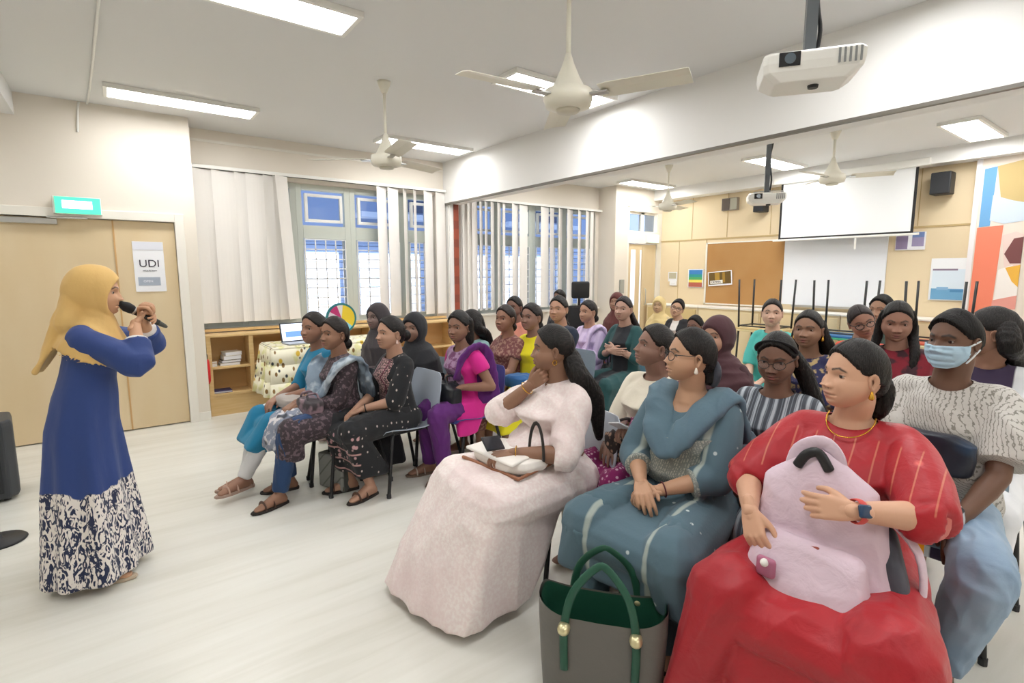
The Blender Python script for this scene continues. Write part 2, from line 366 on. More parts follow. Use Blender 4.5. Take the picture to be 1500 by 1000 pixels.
for pw, gap, an in ((14, 2, .3), (15, 5, .25), (10, 5, .9), (9, 8, .9), (13, 4, .3), (14, 4, .3), (20, 1, .1), (18, 0, .1)):
    vane(b1, px, px+pw, an, .97); px += pw+gap
b2 = headrail(XB+.2, 6.97, YW-.075, 2.60, 'cream vertical blind of the second room, right of the red strip')
px = 667
while px < 866:
    if 719 < px < 727 or 737 < px < 743 or 769 < px < 790: px += 6; continue
    pw = rnd.choice((6, 7, 8)) if px < 740 else rnd.choice((8, 10, 12))
    vane(b2, px, min(px+pw, 869), rnd.choice((.2, .4, .6)), .98); px += pw+rnd.choice((0, 1, 1, 2))
# ---------------------------------------------------------------- ceiling lights
lights1 = [(.64, 5.72, 1.05), (.75, 3.36, 1.0), (3.12, 5.88, 1.05), (3.1, 3.48, 1.0), (2.95, 1.05, 1.0), (.72, 1.0, 1.0), (-1.6, 3.4, 1.0), (-1.6, 5.6, 1.0), (-1.6, 1.0, 1.0), (.7, -1.4, 1.0), (2.95, -1.4, 1.0)]
lights2 = [(7.25, 5.87, 1.0), (7.25, 3.72, 1.0), (7.25, 1.66, 1.0), (5.2, 5.7, 1.0), (5.2, 3.5, 1.0), (5.2, 1.2, 1.0), (5.2, -1.2, 1.), (7.25, -1.0, 1.)]
lab = {0: 'long lit ceiling panel near the door wall', 1: 'lit ceiling panel cut by the top edge of the photo', 2: 'lit ceiling panel near the windows behind the far fan', 3: 'lit ceiling panel behind the large fan', 4: 'lit ceiling panel above the near projector'}
lab2 = {0: 'small lit panel on the far room ceiling, nearest the windows', 1: 'lit panel behind the pole of the far projector', 2: 'squarish lit panel at the far right of the far room ceiling'}
for j, (arr, zc) in enumerate(((lights1, CEIL1), (lights2, CEIL2))):
    for i, (x, y, l) in enumerate(arr):
        t = thing('ceiling_light', (lab if j == 0 else lab2).get(i, 'recessed ceiling light panel outside the photo'), 'ceiling light', (x, y, zc-.035), 0, 'ceiling light panels')
        wd = .14; h = l/2+.03
        fr = MB(); fr.box((-h-.03, -wd-.03, 0), (h+.03, -wd, .035)).box((-h-.03, wd, 0), (h+.03, wd+.03, .035)).box((-h-.03, -wd, 0), (-h, wd, .035)).box((h, -wd, 0), (h+.03, wd, .035))
        fr.obj('light_frame', M_whitep, t, bevel=.003); box('diffuser', (-h, -wd, .006), (h, wd, .02), M_lampon, t)
# dropped beam at the upper left, conduit on the ceiling
p = ony(21, 168, YD)
S('trim_11', (-1.4, -3.2, p[2]), (p[0], YD, CEIL1), M_ceil)
pc = [onz(148, -30, CEIL1-.012), onz(120, 100, CEIL1-.012), ony(115, 150, YD-.012), ony(114, 192, YD-.012)]
pc[1] = np.array([ (pc[1][0]), YD-.012, CEIL1-.012])
MB().tube(pc, .009, 6).obj('trim_12', M_whitep, kind='structure', smooth=True)

# ---------------------------------------------------------------- ceiling fans
M_fan = mat('fan_cream_enamel', 'e6e2d2', .4)
def fan(x, y, zh, zc, a0, label, r=.62):
    t = thing('ceiling_fan', label, 'ceiling fan', (x, y, zh), 0, 'ceiling fans')
    MB().lathe([(.012, .1), (.012, zc-zh-.06)], n=10).obj('down_rod', M_fan, t, smooth=True)
    MB().lathe([(.02, zc-zh-.09), (.05, zc-zh-.02), (.055, zc-zh)], n=20).obj('ceiling_cup', M_fan, t, smooth=True)
    MB().lathe([(.014, .22), (.03, .17), (.06, .10), (.085, .055), (.12, .04), (.125, 0), (.115, -.035), (.06, -.05), (.01, -.052)], n=28).obj('motor_housing', M_fan, t, smooth=True)
    MB().lathe([(.062, -.049), (.055, -.062), (.01, -.066)], n=20).obj('bottom_cap', mat('fan_cap', 'cfcab8', .4), t, smooth=True)
    for k in range(3):
        a = a0+k*2*math.pi/3; mb = MB(); rows = []
        for q in (.17, .22, .4, .55, r+.02):
            wd = .055 if q < .2 else .068; th = .003; til = .012
            rows.append([rot((q, -wd, til+.02), a), rot((q, 0, .026), a), rot((q, wd, -til+.02), a), rot((q, wd, -til+.02-th), a), rot((q, 0, .026-th), a), rot((q, -wd, til+.02-th), a)])
        mb.loft(rows); b = mb.obj('blade', M_fan, t)
        mb = MB(); mb.loft([[rot(v, a) for v in ((q, -.022, .004), (q, .022, .004), (q, .022, .012), (q, -.022, .012))] for q in (.10, .21)]); mb.obj('blade_bracket', M_silver, b)
    return t
p = onz(832, 146, 2.42); fan(p[0], p[1], 2.42, CEIL1, math.radians(295), 'large cream ceiling fan with one blade pointing right', .58)
p = onz(566, 236, 2.46); fan(p[0], p[1], 2.46, CEIL1, .35, 'smaller looking cream ceiling fan in front of the window blinds')
p = onx(978, 303, 6.3); fan(p[0], p[1], p[2]+.0, CEIL2, .2, 'pale ceiling fan in the far room left of the far projector', .5)
p = onx(1219, 262, 6.2); fan(p[0], p[1], p[2], CEIL2, 1.0, 'pale ceiling fan in front of the projection screen', .5)

# ---------------------------------------------------------------- projectors
def projector(p, rz, zc, label, sc=1.0, lens=-1):
    t = thing('projector', label, 'projector', tuple(p), rz, 'projectors')     # lens faces local -y
    L = .17*sc; D = .12*sc; h = .05*sc
    mb = MB(); n = 5
    def rr(w_, d_, z, c_=.02):
        return [(-w_+c_, -d_, z), (w_-c_, -d_, z), (w_, -d_+c_, z), (w_, d_-c_, z), (w_-c_, d_, z), (-w_+c_, d_, z), (-w_, d_-c_, z), (-w_, -d_+c_, z)]
    mb.loft([rr(L*.72, D*.72, -h), rr(L*.97, D*.93, -h*.35), rr(L, D, h*.2), rr(L, D, h*.8), rr(L*.96, D*.94, h)])
    mb.obj('housing', M_whitep, t, bevel=.004)
    lx = -L*.48
    box('lens_recess', (lx-.036*sc, -D-.003, -.005), (lx+.036*sc, -D+.002, .045*sc), M_black, t, bevel=.002)
    m2 = MB(); m2.tube([(lx, -D-.012, .02*sc), (lx, -D+.01, .02*sc)], .019*sc, 16, round_=False); ln = m2.obj('lens', mat('lens_glass', '5d6a74', .08, coat=1), t, smooth=False)
    m3 = MB()
    for k in range(5): m3.box((L*.45+k*.017*sc, -D-.003, -.012), (L*.45+k*.017*sc+.007*sc, -D+.001, .04*sc))
    m3.obj('vent', mat('vent_grey', '8a8c8c', .5), t)
    m4 = MB(); m4.lathe([(.02, -h-.012), (.022, -h)], (.02, -.02, 0), 12); m4.obj('foot', M_blackp, t)
    m5 = MB(); m5.box((-.05, -.05, h), (.05, .05, h+.012)); m5.tube([(-.12*sc, -.06, h+.012), (0, 0, h+.03), (.16*sc, .05, h+.03)], .006, 6); m5.obj('mount_bracket', M_silver, t)
    m6 = MB(); m6.box((-.022, -.022, h+.01), (.022, .022, zc-p[2])); m6.obj('mount_pole', mat('pole_grey', '5f6468', .4), t)
    m7 = MB(); pts = [(.03+.012*math.sin(k*1.7), .026, h+.02+k*(zc-p[2]-h-.02)/6) for k in range(7)]; m7.tube(pts, .009, 6); m7.obj('power_cable', M_black, t, smooth=True)
    return t
p = onz(1183, 108, 2.40); projector(p, -math.pi/2+.25+.35, CEIL1, 'large white ceiling projector on a grey pole, near the beam', 1.12)
p = onx(1122, 292, 5.2); projector(p, -math.pi/2+.6, CEIL2, 'smaller white projector on a pole in the far room', 1.0)
# ---------------------------------------------------------------- furniture and things in the near room
def xs_at(px, py, y): return ony(px, py, y)[0]
YS = 6.40
# low open shelving below the windows: three units
def shelf_unit(x0, x1, cols, label, grp='birch shelf units under the windows'):
    t = thing('shelf_unit', label, 'shelf', ((x0+x1)/2, YS, 0), 0, grp); c = (x0+x1)/2; D = YW-.02-YS; T = .022
    def b(n, a, e, m=M_wood): return box(n, (a[0]-c, a[1], a[2]), (e[0]-c, e[1], e[2]), m, t, bevel=.002)
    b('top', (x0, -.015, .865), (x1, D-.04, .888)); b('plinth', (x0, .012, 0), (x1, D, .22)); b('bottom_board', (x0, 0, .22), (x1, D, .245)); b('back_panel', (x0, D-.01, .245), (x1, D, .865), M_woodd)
    n = len(cols)
    for i in range(n+1):
        x = x0+(x1-x0)*i/n; x = min(max(x, x0+T), x1-T)
        b('side_panel' if i in (0, n) else 'divider', (x-T, 0, .245), (x+T, D-.01, .865))
    for i in range(n):
        xa = x0+(x1-x0)*i/n; xb = x0+(x1-x0)*(i+1)/n; b('shelf_board', (xa+T+.001, .004, .515), (xb-T-.001, D-.01, .537))
    return t
DV = xs_at(370, 535, YS)
shelf_unit(.735, .735+(DV-.735)*2, (0, 0), 'birch shelf unit by the door pier holding books and a folder')
x_ = .735+(DV-.735)*2
shelf_unit(x_+.004, x_+.98, (0, 0), 'birch shelf unit hidden behind the printed table cover'); shelf_unit(x_+.985, XB-.03, (0, 0), 'birch shelf unit nearest the red strip in the corner')
rb = random.Random(5)
def book(x, y, z, w_, d, h, ang, colr, label, grp):
    t = thing('book', label, 'book', (x, y, z), ang, grp); box('cover', (-w_/2, -d/2, 0), (w_/2, d/2, .004), mat('cov_'+colr, colr, .5), t); box('pages', (-w_/2+.004, -d/2+.004, .004), (w_/2-.002, d/2-.004, h-.004), M_paper, t); box('cover', (-w_/2, -d/2, h-.004), (w_/2, d/2, h), MATS['cov_'+colr], t)
z = .538
for i, (c, h) in enumerate((('d8d3c6', .03), ('2f2a2b', .03), ('c9c5ba', .045), ('ece8df', .04))):
    book(xs_at(338, 525, YS)+.01*i, YS+.13, z, .20-.01*i, .16, h, .05*i, c, ['grey book at the bottom of the right pile on the middle shelf', 'black book in the right pile on the middle shelf', 'wide grey book near the top of the right pile on the middle shelf', 'pale book on top of the right pile on the middle shelf'][i], 'books piled on the middle shelf'); z += h+.001
z = .538
for i, (c, h) in enumerate((('e8e5dc', .035), ('b28f62', .025))):
    book(xs_at(308, 525, YS), YS+.12, z, .14, .13, h, 0, c, ['white book under the tan one, left pile on the middle shelf', 'tan book on top of the left pile on the middle shelf'][i], 'books piled on the middle shelf'); z += h+.001
book(xs_at(312, 572, YS)+.02, YS+.10, .246, .34, .17, .022, 0, '4a4a78', 'large purple folder lying on the bottom shelf', None)
z = .246
for i in range(6):
    book(DV+.16, YS+.13, z, .20, .17, .03, .03*(i % 3-1), '1f1f22' if i % 2 == 0 else 'dad8d2', '%s magazine in the lower shelf pile beside the printed cover, %s' % (('black', 'white')[i % 2], ('lowest', 'second from the bottom', 'third from the bottom', 'third from the top', 'second from the top', 'topmost')[i]), 'magazines piled on the lower shelf'); z += .0305
# red pouch hanging from the shelf by the pier
p = ony(292, 545, YS-.03)
t = thing('red_pouch', 'bright red pouch hanging beside the door pier at the shelf', 'pouch', (p[0]+.045, YS-.05, p[2]-.13))
MB().loft([[(x*k, y*k2, z) for x, y in ((-.05, -.02), (.05, -.02), (.055, 0), (.05, .02), (-.05, .02), (-.055, 0))] for z, k, k2 in ((0, .8, .8), (.03, 1, 1.3), (.14, 1.05, 1.3), (.24, .95, .8), (.26, .85, .4))]).obj('pouch_body', mat('red_nylon', 'd5262b', .5), t, smooth=True)
box('white_tab', (.02, -.03, .08), (.028, -.026, .13), M_paper, t); MB().tube([(-.03, 0, .255), (-.03, .0, .32), (.03, 0, .32), (.03, 0, .255)], .006, 6).obj('strap', M_black, t)
# trestle table with printed cover and laptop
TX0, TX1, TY0, TY1, TZ = 1.22, 2.45, 5.62, 6.15, .80
t = thing('covered_table', 'small table under a cream cloth printed with brown and yellow leaves', 'table', ((TX0+TX1)/2, TY0, 0)); hx = (TX1-TX0)/2
box('tabletop', (-hx, .0, TZ-.03), (hx, TY1-TY0, TZ), M_blackp, t, bevel=.004)
for sx in (-1, 1):
    for y in (.05, TY1-TY0-.05): MB().tube([(sx*(hx-.06), y, .0), (sx*(hx-.06), y, TZ-.03)], .016, 8, round_=False).obj('leg', M_black, t, smooth=True)
box('lower_shelf', (-hx+.05, .04, .16), (hx-.05, TY1-TY0-.04, .30), M_black, t, bevel=.01)
M_print = mat('leaf_print_cloth', 'f4efd6', .85, layers=[dict(k='noise', s=(9, 9, 9), c='e6e3a8', t=.58, soft=.05), dict(k='dots', s=(16, 16, 9), c='8a6a3a', t=.24, soft=.03), dict(k='dots', s=(11, 13, 8), c='3c4248', t=.14, soft=.03), dict(k='dots', s=(7, 7, 5), c='d7b23c', t=.15, soft=.03)])
mb = MB(); n = 200; rows = []
for zz, k in ((TZ+.004, .0), (TZ+.003, .97), (TZ-.02, 1.0), (TZ-.18, 1.0), (TZ-.36, 1.0), (TZ-.52, 1.0)):
    row = []
    for i in range(n):
        a = i/n*4; e = int(a); q = a-e; cx_ = [(-1+2*q, -1), (1, -1+2*q), (1-2*q, 1), (-1, 1-2*q)][e]
        dr = max(0, TZ-zz)*.09*(1+.8*math.sin(i*.38)+.3*math.sin(i*.9+1)); hw, hd = hx+.01+dr, (TY1-TY0)/2+.01+dr
        row.append((cx_[0]*hw*k, (TY1-TY0)/2+cx_[1]*hd*k, zz+(.012*math.sin(i*.31) if zz < .3 else 0)))
    rows.append(row)
for i in range(len(rows)-1): mb.add(rows[i]+rows[i+1], [(j, (j+1) % n, n+(j+1) % n, n+j) for j in range(n)])
co = mb.obj('table_cover', M_print, None, smooth=True); co.location = ((TX0+TX1)/2, TY0, 0); tag(co, 'cream tablecloth printed with brown and yellow leaves, hanging to knee height', 'tablecloth')
sm = co.modifiers.new('s', 'SOLIDIFY'); sm.thickness = .002
lp = ony(440, 490, TY0+.12)
t = thing('laptop', 'open laptop with a blue and white page on the printed table cover', 'laptop', (lp[0], TY0+.16, TZ+.008), .12)
box('keyboard_base', (-.15, -.10, 0), (.15, .10, .014), mat('laptop_grey', '9fa3a8', .35), t, bevel=.003)
lid = MB().box((-.15, -.006, 0), (.15, .006, .205)); tf = Matrix.Translation((0, .10, .012)) @ Matrix.Rotation(-.25, 4, 'X'); lo = lid.obj('screen_lid', M_blackp, t, tf=tf)
MB().box((-.138, -.009, .012), (.138, -.0062, .193)).obj('display', mat('laptop_display', 'cfdcf2', .3, emit=('dfe8fa', .7)), lo, tf=tf)
MB().box((-.10, -.011, .05), (.09, -.0092, .11)).obj('page_picture', mat('display_blue', '5b86c4', .3, emit=('6c94d0', .5)), lo, tf=tf)
# colour wheel on a stand
wc = ony(500, 466, 6.0)
t = thing('spinning_wheel', 'round game wheel with pink, yellow and blue sectors in a teal rim', 'game wheel', (wc[0], 6.0, TZ+.008)); R_ = .175; zc = wc[2]-TZ-.008+.0
MB().tube([(0, .03, .01), (0, .03, zc)], .012, 8).obj('stand_post', M_whitep, t); box('stand_base', (-.09, -.05, 0), (.09, .09, .012), M_whitep, t, bevel=.003)
MB().tube([(0, -.008, zc), (0, .018, zc)], R_, 40, up=(0, 0, 1), round_=False).obj('wheel_rim', mat('teal_rim', '2f7f86', .4), t)
secs = [('f2d43c', 0, 1.45), ('f4f1ee', 1.45, 1.9), ('c73a7a', 1.9, 2.6), ('e7d9e6', 2.6, 3.3), ('8fcf5a', 3.3, 4.1), ('8ed4ea', 4.1, 5.6), ('f2d43c', 5.6, 6.2832)]
for c, a0, a1 in secs:
    n = 8; mb = MB(); rr = R_*.87
    fr = [(0, -.013, zc)]+[(rr*math.cos(a), -.013, zc+rr*math.sin(a)) for a in np.linspace(a0, a1, n)]; bk = [(x, -.0085, z) for x, y, z in fr]
    m_ = len(fr); mb.add(fr+bk, [tuple(range(m_)), tuple(range(m_, 2*m_))[::-1]]+[(i, (i+1) % m_, m_+(i+1) % m_, m_+i) for i in range(m_)]); mb.obj('sector', mat('sector_'+c, c, .4), t)
# black floor loudspeaker at the left edge and the round stand foot
p = onz(30, 722, 0)
t = thing('floor_loudspeaker', 'dark grey loudspeaker standing on the floor at the left edge', 'loudspeaker', (p[0]-.25, p[1]+.02, 0), .12)
M_spk = mat('speaker_cabinet', '3a3d42', .5)
mb = MB(); o = [(-.26, -.18), (.20, -.20), (.25, -.14), (.25, .16), (.18, .2), (-.26, .2)]
mb.loft([[(x*k, y*k, z) for x, y in o] for z, k in ((.02, .96), (.05, 1), (.52, 1), (.56, .97))]); cb = mb.obj('cabinet', M_spk, t, bevel=.012)
box('grille', (-.24, -.212, .07), (.17, -.20, .50), mat('speaker_grille', '2b2d30', .8, bump=(300, .4)), t, bevel=.004)
for x in (-.2, .18):
    for y in (-.13, .15): MB().lathe([(.02, 0), (.02, .021)], (x, y, 0), 10).obj('rubber_foot', M_black, t)
p = onz(-2, 794, 0)
t = thing('stand_base', 'round black metal foot of a stand cut by the left edge', 'stand', (p[0], p[1], 0))
MB().lathe([(.125, 0), (.13, .006), (.12, .016), (.03, .024), (.018, .03), (.018, .05)], n=32).obj('round_foot', M_blackp, t, smooth=True)
MB().tube([(0, 0, .05), (0, 0, 1.0)], .012, 10).obj('pole', M_black, t, smooth=True)

# ---------------------------------------------------------------- chairs
def chair_proto():
    t = thing('plastic_chair', 'x', 'chair')
    prof = [(.235, .432), (.22, .452), (.17, .456), (.05, .440), (-.08, .436), (-.16, .452), (-.205, .51), (-.225, .60), (-.245, .70), (-.262, .79), (-.268, .815)]
    hw = [.19, .205, .215, .215, .215, .215, .212, .21, .205, .19, .165]
    mb = MB(); rows = []; T = .006; n = 8
    for (x, z), w_ in zip(prof, hw):
        up = []
        for i in range(n+1):
            q = i/n*2-1; lift = .018*abs(q)**3; xb = .02*abs(q)**2.5
            up.append((x+(xb if z > .5 else 0), q*w_, z+(lift if z < .5 else 0)))
        dx, dz = (0, -T) if z < .47 else (-T, -.0)
        rows.append(up+[(a+dx, b, c+dz) for a, b, c in reversed(up)])
    mb.loft(rows); sh = mb.obj('seat_shell', mat('shell_grey', 'b3bac3', .4), t, smooth=False); sh['k'] = 1; del sh['k']
    for sx, fx, tx in ((1, .22, .14), (-1, -.24, -.13)):
        for sy in (1, -1):
            MB().tube([(tx, sy*.15, .428), (tx+.02*sx, sy*.175, .40), (fx, sy*.215, .012)], .0125, 8).obj('leg', M_black, t, smooth=True)
            l_ = t.children[-1]; MB().tube([(fx-.001*sx, sy*.2145, .0), (fx, sy*.214, .03)], .016, 8, round_=False).obj('rubber_cap', M_blackp, l_)
    mb = MB()
    for sx in (.14, -.13): mb.tube([(sx, -.15, .426), (sx, .15, .426)], .010, 8)
    for sy in (.15, -.15): mb.tube([(.14, sy, .424), (-.13, sy, .424)], .010, 8)
    mb.obj('underframe', M_black, t, smooth=True); return t
CH0 = None
def copy_tree(o, parent=None):
    c = o.copy(); C.objects.link(c); c.parent = parent
    for ch in list(o.children): copy_tree(ch, c)
    return c
def chair(x, y, ang, colr, label, grp='plastic chairs of the audience'):
    global CH0
    if CH0 is None: CH0 = chair_proto(); t = CH0
    else: t = copy_tree(CH0)
    t.location = (x, y, 0); t.rotation_euler = (0, 0, ang); tag(t, label, 'chair', grp)
    for ch in t.children:
        if ch.name.startswith('seat_shell'):
            ch.data = ch.data.copy(); ch.data.materials.clear(); ch.data.materials.append(mat('shell_'+colr, colr, .4))
    return t

# ---------------------------------------------------------------- second room
XW = XE
def wallrect(name, px0, py0, px1, py1, m, parent=None, x=XW, th=.01, kind=None, bevel=0, loc=None):
    a = onx(px0, (py0+py1)/2, x); b = onx(px1, (py0+py1)/2, x); pm = (px0+px1)/2
    zt = onx(pm, py0, x)[2]; zb = onx(pm, py1, x)[2]; l = loc or (0, 0, 0)
    return box(name, (x-th-l[0], min(a[1], b[1])-l[1], zb-l[2]), (x-l[0], max(a[1], b[1])-l[1], zt-l[2]), m, parent, bevel=bevel, kind=kind)
# pin board, white board, screen
t = thing('pin_board', 'large brown cork pin board on the far wall', 'pin board', (XW, 4.65, 1.5))
L_ = (XW, 4.65, 1.5)
box('cork', (-.012, -.64, -.48), (0, .67, .53), mat('cork_brown', 'b98d58', .85, bump=(200, .1), layers=[dict(k='noise', s=2, c='b1824c', t=.55, soft=.2)]), t)
fr = MB(); fr.box((-.02, .67, -.5), (0, .70, .55)).box((-.02, -.64, .53), (0, .70, .55)).box((-.02, -.64, -.5), (0, .70, -.48)); fr.obj('board_frame', M_trim, t)
t = thing('whiteboard', 'white board on the far wall under the projection screen', 'whiteboard', (XW-.001, 3.33, 1.5))
box('board', (-.02, -.68, -.44), (0, .67, .53), mat('whiteboard_surface', 'eef1f6', .25), t, bevel=.003); box('pen_tray', (-.07, -.5, -.47), (0, .5, -.44), M_silver, t, bevel=.003)
xsn = 8.02
a = onx(1140, 352, xsn); b = onx(1337, 345, xsn); top = onx(1238, 265, xsn)[2]
t = thing('projection_screen', 'pulled-down white projection screen with black border', 'projection screen', (xsn, (a[1]+b[1])/2, a[2])); h = (a[1]-b[1])/2; hh = 2.83-a[2]
box('fabric', (0, -h+.03, .03), (.004, h-.03, hh), mat('screen_white', 'f4f6f6', .7), t)
fr = MB(); fr.box((-.002, -h, .012), (.006, -h+.03, hh)).box((-.002, h-.03, .012), (.006, h, hh)).box((-.002, -h+.03, .012), (.006, h-.03, .035)); fr.obj('black_border', M_black, t)
box('bottom_bar', (-.015, -h-.06, -.015), (.02, h+.08, .012), M_whitep, t, bevel=.004); box('roller_case', (-.05, -h-.12, hh), (.05, h+.1, hh+.09), M_whitep, t, bevel=.01)
mb = MB().tube([(0, -.2, -.015), (0, -.2, -.16)], .012, 6); mb.obj('pull_handle', M_whitep, t)
# wall loudspeakers and boxes
def wspk(px, py, w_, h_, label):
    p = onx(px, py, XW-.12); t = thing('wall_loudspeaker', label, 'loudspeaker', tuple(p), 0, 'wall loudspeakers'); box('cabinet', (-.1, -w_/2, -h_/2), (.09, w_/2, h_/2), M_blackp, t, bevel=.012); box('front_grille', (-.106, -w_/2+.012, -h_/2+.012), (-.1, w_/2-.012, h_/2-.012), mat('speaker_grille', '2b2d30', .8), t); box('wall_bracket', (.09, -.03, -.03), (.12, .03, .03), M_black, t); return t
wspk(1381, 269, .20, .26, 'black loudspeaker high on the far wall right of the screen'); wspk(1115, 305, .16, .12, 'small black loudspeaker under the far projector')
p = onx(1070, 299, XW-.03); t = thing('wall_vent_box', 'grey and brown vent box high on the far wall left of the screen', 'vent', tuple(p))
box('casing', (-.03, -.14, -.10), (.03, .14, .10), mat('vent_taupe', '8d8478', .5), t, bevel=.004); box('louvre', (-.036, -.13, -.09), (-.03, -.02, .09), mat('vent_light', 'a9a693', .5), t); box('dark_opening', (-.036, .0, -.09), (-.03, .13, .09), mat('vent_dark', '5d5249', .6), t)
# posters
def poster(label, px0, py0, px1, py1, items, base=M_paper, lett=()):
    a = onx(px0, (py0+py1)/2, XW-.012); b = onx(px1, (py0+py1)/2, XW-.012); pm = (px0+px1)/2; zt = onx(pm, py0, XW-.012)[2]; zb = onx(pm, py1, XW-.012)[2]
    cy, cz = (a[1]+b[1])/2, (zt+zb)/2; w_, h_ = abs(a[1]-b[1]), zt-zb
    t = thing('poster', label, 'poster', (XW-.012, cy, cz)); box('sheet', (-.003, -w_/2, -h_/2), (0, w_/2, h_/2), base, t)
    for i, (nm, u0, v0, u1, v1, c) in enumerate(items):    # u from the left of the sheet as seen, v from the top
        box(nm, (-.006-.001*i, w_/2-u1*w_, h_/2-v1*h_), (-.003, w_/2-u0*w_, h_/2-v0*h_), mat('ink_'+c, c, .7), t)
    for s_, u, v, sz, c in lett: text('lettering', s_, sz, mat('ink_'+c, c, .7), t, (-.018, w_/2-u*w_, h_/2-v*h_), (math.pi/2, 0, -math.pi/2))
    return t
poster('rainbow striped poster with a blue head on the far wall', 1008, 394, 1030, 421, [('blue_block', .06, .04, .94, .28, '3f86c9'), ('teal_stripe', .06, .28, .94, .44, '2f9a93'), ('green_stripe', .06, .44, .94, .58, '57b06b'), ('yellow_stripe', .06, .58, .94, .72, 'efe06a'), ('red_stripe', .06, .72, .94, .96, 'b5614f')])
pp = poster('gold photo poster with a white title strip tacked to the cork board', 1038, 397, 1073, 418, [('picture', .04, .06, .96, .90, '6b5320'), ('gold_light', .3, .1, .5, .7, 'b08a35'), ('gold_light', .62, .1, .72, .8, 'a57f30'), ('title_strip', .1, .62, .62, .86, 'f2efe6')], lett=[('DEMMA', .36, .74, .05, '2a2a2a')])
pp.location.x -= .014; pp.rotation_euler = (-.09, 0, 0)
poster('small grey notice on the far wall left of the rainbow poster', 979, 398, 992, 412, [('grey_print', .1, .1, .9, .7, 'bdb8a0')])
poster('white sheet pinned under the small grey notice', 981, 412, 991, 418, [('blank_line', .2, .4, .8, .5, 'dcdcd8')])
poster('two purple and blue photos on a white card beside the screen corner', 1312, 340, 1356, 366, [('purple_photo', .02, .2, .42, .95, '8d7fa0'), ('blue_photo', .56, .02, .95, .3, '6f86b8'), ('violet_photo', .56, .3, .95, .8, '9c93b5')])
poster('tall poster of a blue sea under writing on the far wall', 1362, 378, 1420, 440, [('sky', .06, .26, .92, .9, 'dbe8f2'), ('caption_line', .06, .25, .7, .29, '8c7f92'), ('sea', .06, .72, .92, .98, '6fa6cc'), ('wave', .2, .68, .5, .75, '8ab5d6'), ('wave', .55, .74, .9, .80, '4f88b4')], base=mat('poster_white', 'eef0f2', .6))
# painted mural panel at the far right
MY = 1.80
mu = thing('wall_mural', 'tall wall mural with coral and blue blocks and painted children', 'mural', (XW-.1, MY, 0))
box('backing', (-.0, -4.0, 0), (.1, .0, 2.84), mat('mural_ground', 'e9ddd0', .8), mu); box('edge_trim', (-.012, -.05, 0), (.0, 0, 2.84), mat('mural_edge', 'e9e5e6', .6), mu)
def mz(py): return onx(1465, py, XW-.1)[2]
def my(px): return onx(px, 330, XW-.1)[1]-MY
def blob(nm, pts, c, d=.006):
    V = [(-d, my(x), mz(y)) for x, y in pts]; n = len(V); mb = MB(); mb.add(V+[(-.0005, y, z) for _, y, z in V], [tuple(range(n)), tuple(range(n, 2*n))[::-1]]+[(i, (i+1) % n, n+(i+1) % n, n+i) for i in range(n)]); return mb.obj(nm, mat('mural_'+c, c, .8), mu)
blob('blue_block', [(1434, 245), (1452, 243), (1450, 330), (1434, 331)], '6fa7d6', .004)
blob('coral_block', [(1432, 332), (1470, 330), (1466, 460), (1432, 460)], 'f0876a', .004)
blob('painted_hair', [(1452, 243), (1475, 240), (1502, 236), (1502, 300), (1480, 305), (1462, 292)], 'c9b27c', .005)
blob('painted_cloth', [(1450, 285), (1480, 295), (1502, 300), (1502, 325), (1470, 328), (1449, 322)], 'cfdcea', .006)
blob('painted_cheek', [(1470, 345), (1490, 340), (1502, 345), (1502, 395), (1478, 392)], 'ead2c9', .005)
blob('painted_hair', [(1476, 372), (1488, 350), (1502, 348), (1502, 386), (1486, 386)], '7b4b4a', .007)
blob('painted_shirt', [(1470, 395), (1490, 388), (1502, 400), (1502, 440), (1468, 440)], 'f3ece6', .006)
blob('yellow_patch', [(1480, 392), (1502, 388), (1502, 420), (1492, 412)], 'edb64a', .008)
blob('pink_patch', [(1466, 440), (1502, 432), (1502, 452), (1466, 456)], 'e79f92', .007)
blob('blue_patch', [(1466, 485), (1502, 480), (1502, 510), (1466, 505)], '5b87b8', .006)
blob('orange_patch', [(1484, 510), (1502, 506), (1502, 522), (1484, 522)], 'ee7d48', .006)
blob('coral_block', [(1432, 460), (1502, 455), (1502, 560), (1432, 560)], 'e8c9b4', .003)
# low cream cabinets along the far wall
M_cab = mat('cream_cabinet', 'ecd9b0', .5)
def cab(y0, y1, top, label):
    t = thing('low_cabinet', label, 'cabinet', (XW-.45, (y0+y1)/2, 0), 0, 'low cream cabinets on the far wall'); h = (y1-y0)/2
    box('carcass', (.02, -h, 0), (.42, h, top-.025), M_cab, t, bevel=.003); box('top', (0, -h, top-.025), (.43, h, top), M_trim, t, bevel=.003)
    if y0 < 4.9: box('door', (.0, -h+.02, .06), (.018, h-.02, top-.06), M_cab, t, bevel=.003)
    else:
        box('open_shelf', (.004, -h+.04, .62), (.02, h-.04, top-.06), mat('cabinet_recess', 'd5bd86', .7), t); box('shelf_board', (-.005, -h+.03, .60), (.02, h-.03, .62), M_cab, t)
    return t
cab(5.18, 6.25, .98, 'low cream cabinet with an open shelf under the rainbow poster'); cab(4.1, 5.17, .98, 'low cream cabinet under the brown cork board'); cab(3.0, 4.09, .98, 'low cream cabinet under the left half of the whiteboard'); cab(1.85, 2.99, .98, 'low cream cabinet under the right half of the whiteboard')
